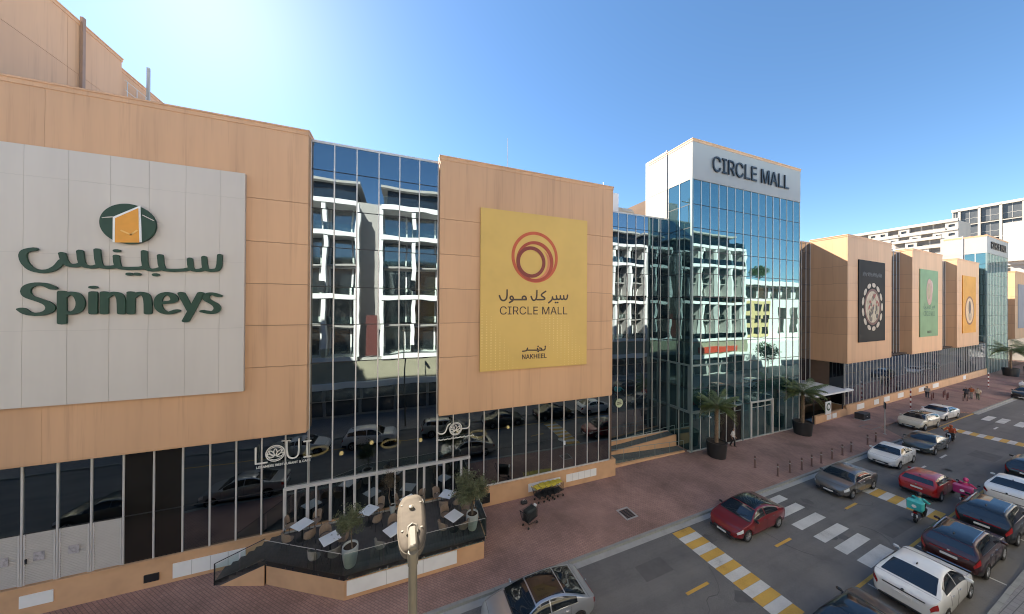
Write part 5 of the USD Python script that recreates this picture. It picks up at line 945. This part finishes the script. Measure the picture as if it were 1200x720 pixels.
for (x, y, a, bm_, jk, hl, w1, w2) in ((30.3, 8.15, 3, M_turq, M_turq, M_blk, 'scooter with a turquoise delivery box behind the red hatchback', 'rider in turquoise jacket on the scooter with the turquoise box'), (51.0, 11.85, 182, None, M_orj, mat('orange_helmet', (.55, .14, .05), .3), 'black scooter facing the camera behind the gunmetal sedan', 'rider in orange red jacket on the scooter behind the gunmetal sedan'), (35.9, 7.75, 3, M_pinkb, S_('pink_jacket', (.42, .03, .12)), mat('pink_helmet', (.5, .04, .15), .3), 'scooter with a pink delivery box beside the tall black off-roader', 'rider in pink jacket on the scooter with the pink box')):
    scooter(w1, (x, y, ZR+.002), a, M_blk, bm_, .30 if bm_ is not M_pinkb else .36); person(w2, (x, y, ZR+.002), a, ride(), jk, S_('black_cloth', (.015,)*3), helmet=hl, sleeves='long')
# ------------------------------------------------------------------ buildings at the far end, and across the street (seen in the glass)
M_farglass = mat('far_window_glass', (.07, .075, .08), .25, .25, .5); M_farwhite = mat('far_white_render', (.36, .335, .30), .7, .10, .4, streak=True)
def apart(name, label, x0, y0, y1, z0, z1, floors, bay, face=-1, loggia=0, frame=False, depth=18, mw=M_whitewall):
    """A slab whose long face looks toward -x, with real openings."""
    t = thing(name, label, 'building'); wl = obj(t, 'wall', MB().box(x0+.9, x0+depth, y0, y1, 0, z1), mw if not frame else M_conc); fh = (z1-z0)/floors
    for k in range(floors):
        za = z0+k*fh
        y = y0
        while y < y1-.5:
            e = min(y+bay, y1); deep = frame or R.random() < loggia
            if frame:
                obj(t, 'window', MB().box(x0+.5, x0+.9, y+.35, e-.35, za+.5, za+fh-.25), M_farglass); obj(t, 'glazing_bar', MB().box(x0+.44, x0+.5, (y+e)/2-.05, (y+e)/2+.05, za+.5, za+fh-.25).box(x0+.44, x0+.5, y+.35, e-.35, za+fh*.4, za+fh*.4+.1), M_conc)
            elif deep:
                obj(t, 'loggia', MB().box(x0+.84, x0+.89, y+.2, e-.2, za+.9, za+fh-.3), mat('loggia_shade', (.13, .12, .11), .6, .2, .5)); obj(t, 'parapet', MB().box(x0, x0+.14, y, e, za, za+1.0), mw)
            else:
                w = obj(t, 'wall_panel', MB().box(x0+.25, x0+.9, y, e, za, za+1.1).box(x0+.25, x0+.9, y, e, za+2.1, za+fh).box(x0+.25, x0+.9, y, y+(e-y)*.25, za+1.1, za+2.1).box(x0+.25, x0+.9, y+(e-y)*.75, e, za+1.1, za+2.1), mw); obj(w, 'pane', MB().box(x0+.6, x0+.7, y+(e-y)*.25, y+(e-y)*.75, za+1.1, za+2.1), M_farglass)
            y = e
        obj(t, 'floor_band', MB().box(x0-.02, x0+.9, y0, y1, za-.18, za+.12), mw)
    ye = y0
    if frame:
        while ye < y1: obj(t, 'column', MB().box(x0-.05, x0+.5, ye-.3, ye+.3, z0-6, z1), mw); ye += bay
    obj(t, 'parapet', MB().box(x0-.05, x0+.9, y0, y1, z1-.25, z1+.8), mw)
    return t
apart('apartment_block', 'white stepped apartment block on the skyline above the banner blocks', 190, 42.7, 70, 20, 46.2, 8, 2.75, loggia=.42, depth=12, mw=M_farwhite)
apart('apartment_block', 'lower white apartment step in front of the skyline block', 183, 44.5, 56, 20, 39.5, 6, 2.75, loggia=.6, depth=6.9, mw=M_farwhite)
apart('frame_building', 'grey building with white frame and dark glazing on the skyline at right', 222, 22, 51.5, 29.9, 55.5, 4, 4.6, frame=True, mw=M_farwhite)
bw = thing('blank_white_building', 'huge blank white wall rising above the last mall block at the right edge', 'building'); obj(bw, 'wall', MB().box(151.5, 178, 2, 26.2, 0, 25.2), M_farwhite); obj(bw, 'white_box', MB().box(150, 178, -2, 27.0, 26.1, 36.4), M_farwhite); obj(bw, 'shadow_gap', MB().box(151, 178, -1, 26.6, 25.2, 26.1), M_conc)
for i in range(5): obj(bw, 'window', MB().box(151.9, 152.0, 6+i*4, 8.6+i*4, 3+5, 12), G_win)
ow = thing('opposite_apartments', 'white balconied apartment building opposite the mall, mirrored in its glass', 'building')
M_grey = mat('grey_render', (.34, .32, .30), .7, .1, 1)
def opp(x0, x1, yf=-1.6, ztop=28.2):
    b = MB().box(x0, x1, yf-14, yf-2.4, 7, ztop-2.6); obj(ow, 'wall', b, M_whitewall); bay = (x1-x0)/max(1, round((x1-x0)/4.0))
    for k, z in enumerate((7.2, 10.85, 14.5, 18.15, 21.8, 25.5)):
        big = k % 2 == 0 or k == 5; obj(ow, 'balcony_slab', MB().box(x0, x1, yf-2.4, yf-(0 if big else 1.4), z-(.55 if big else .22), z), M_white if big else M_grey)
        obj(ow, 'glass_rail', MB().box(x0+.2, x1-.2, yf-(.12 if big else 1.5), yf-(.09 if big else 1.47), z, z+1.0), G_clear)
        if k < 5:
            x = x0
            w = MB()
            while x < x1-.5: w.box(x+.3, x+bay*.72, yf-2.42, yf-2.36, z+.05, z+3.2).box(x+bay*.78, x+bay-.25, yf-2.42, yf-2.36, z+.05, z+3.2); x += bay
            obj(ow, 'glazing', w, G_win)
    x = x0
    while x <= x1+.1: obj(ow, 'column', MB().box(x-.22, x+.22, yf-.75, yf-.1, 7.2, 25.3), M_white); obj(ow, 'party_fin', MB().box(x-.10, x+.10, yf-2.4, yf-.75, 7.2, 25.3), M_grey); x += bay
    obj(ow, 'penthouse', MB().box(x0+.5, x1-.5, yf-13, yf-2.6, 25.5, ztop), M_spandrel); obj(ow, 'roof', MB().box(x0-.2, x1+.2, yf-13.5, yf-1.8, ztop, ztop+.3), M_conc)
opp(-34, -12.6); opp(-12.0, -5.3); opp(-2.6, 23.5); opp(26, 45); opp(46, 66.5)
obj(ow, 'stair_core', MB().box(-34, 66, -16, -4.6, 7, 26.4), mat('grey_render', (.34, .32, .30), .7, .1, 1))
obj(ow, 'podium', MB().box(-36, 67, -16, -2.2, 0, 7.0), M_conc); obj(ow, 'podium_fascia', MB().box(-36, 67, -2.2, -1.7, 4.2, 6.7), mat('khaki_fascia', (.30, .28, .20), .6, .15, 1)); obj(ow, 'podium_band', MB().box(-36, 67, -2.1, -1.3, 3.5, 4.2), M_white)
sh = MB(); x = -35
while x < 66: sh.box(x, x+3.4, -2.22, -2.15, .3, 3.4); x += 3.8
obj(ow, 'shopfront', sh, G_win); obj(ow, 'red_shop_fascia', MB().box(53, 64, -1.7, -1.45, 4.5, 5.6), mat('red_fascia', (.5, .06, .03), .5, .3, 4)); obj(ow, 'red_shop_fascia', MB().box(-4.4, -3.2, -2.5, -2.3, 7.2, 12), mat('dull_red_panel', (.10, .025, .02), .6))
for x0_, x1_, z0_, z1_ in ((8.2, 9.5, 14.6, 17.6), (10.3, 12.3, 14.6, 16.8), (13.0, 13.7, 15.0, 17.9), (-1.6, -.5, 14.6, 17.2), (.5, 1.3, 15.0, 16.4), (4.0, 5.6, 14.6, 15.6), (16.0, 17.2, 15.2, 17.6), (19.0, 19.8, 14.6, 17.0), (-13.6, -12.7, 13.2, 14.4), (-9.2, -8.5, 14.6, 16.0), (28, 29.2, 14.6, 17), (33, 34.6, 15, 17.4)):
    obj(ow, 'enclosed_balcony', MB().box(x0_, x1_, -1.58, -1.5, z0_, z1_), M_flush)
yb = thing('yellow_building', 'low white building with a cream window panel, mirrored in the tower glass', 'building'); obj(yb, 'wall', MB().box(69, 112, -24, -6, 0, 18.6), M_whitewall); obj(yb, 'cream_panel', MB().box(72, 82, -6, -5.7, 6.5, 15), mat('cream_wall', (.62, .47, .24), .7)); obj(yb, 'roof_slab', MB().box(68, 113, -25, -4.6, 18.6, 19.7), M_white)
for k in range(3):
    for i in range(3): obj(yb, 'window', MB().box(73.0+i*3.2, 75.2+i*3.2, -5.72, -5.62, 7.2+k*2.7, 8.9+k*2.7), G_win)
for i in range(9): obj(yb, 'window', MB().box(69.6+i*4.6, 73+i*4.6, -6.02, -5.9, 15.8, 18.2), G_win)
for i in range(5): obj(yb, 'window', MB().box(86+i*5, 89+i*5, -6.02, -5.9, 7.2, 13.5), G_win)
obj(yb, 'podium', MB().box(68, 113, -6, -3.4, 0, 5.6), M_white)
for i, (x, y, h) in enumerate(((70, .5, 6), (84, -9, 23.5), (88, -11, 24), (96, .3, 6))):
    rr = np.random.default_rng(60+i); t = thing('tree', ['small street tree before the white podium', 'roof garden tree with dense crown', 'second roof garden tree, the taller', 'street tree far along the near pavement'][i]+', mirrored in the tower glass', 'tree', (x, y, 0 if h < 10 else 19.7)); hh = h if h < 10 else h-19.7
    obj(t, 'trunk', MB().tube([(0, 0, 0), (.1, 0, hh*.5), (0, .1, hh*.8)], [.16, .12, .05], 8), M_bark); pts = rr.normal(0, 1, (160, 3)); pts /= np.linalg.norm(pts, axis=1, keepdims=True); pts = pts*rr.uniform(.4, 1, (160, 1))*[1.9, 1.9, hh*.32]+[0, 0, hh*.72]; obj(t, 'crown', leaves(MB(), pts, .38, 2200, .22, rr), M_tree)
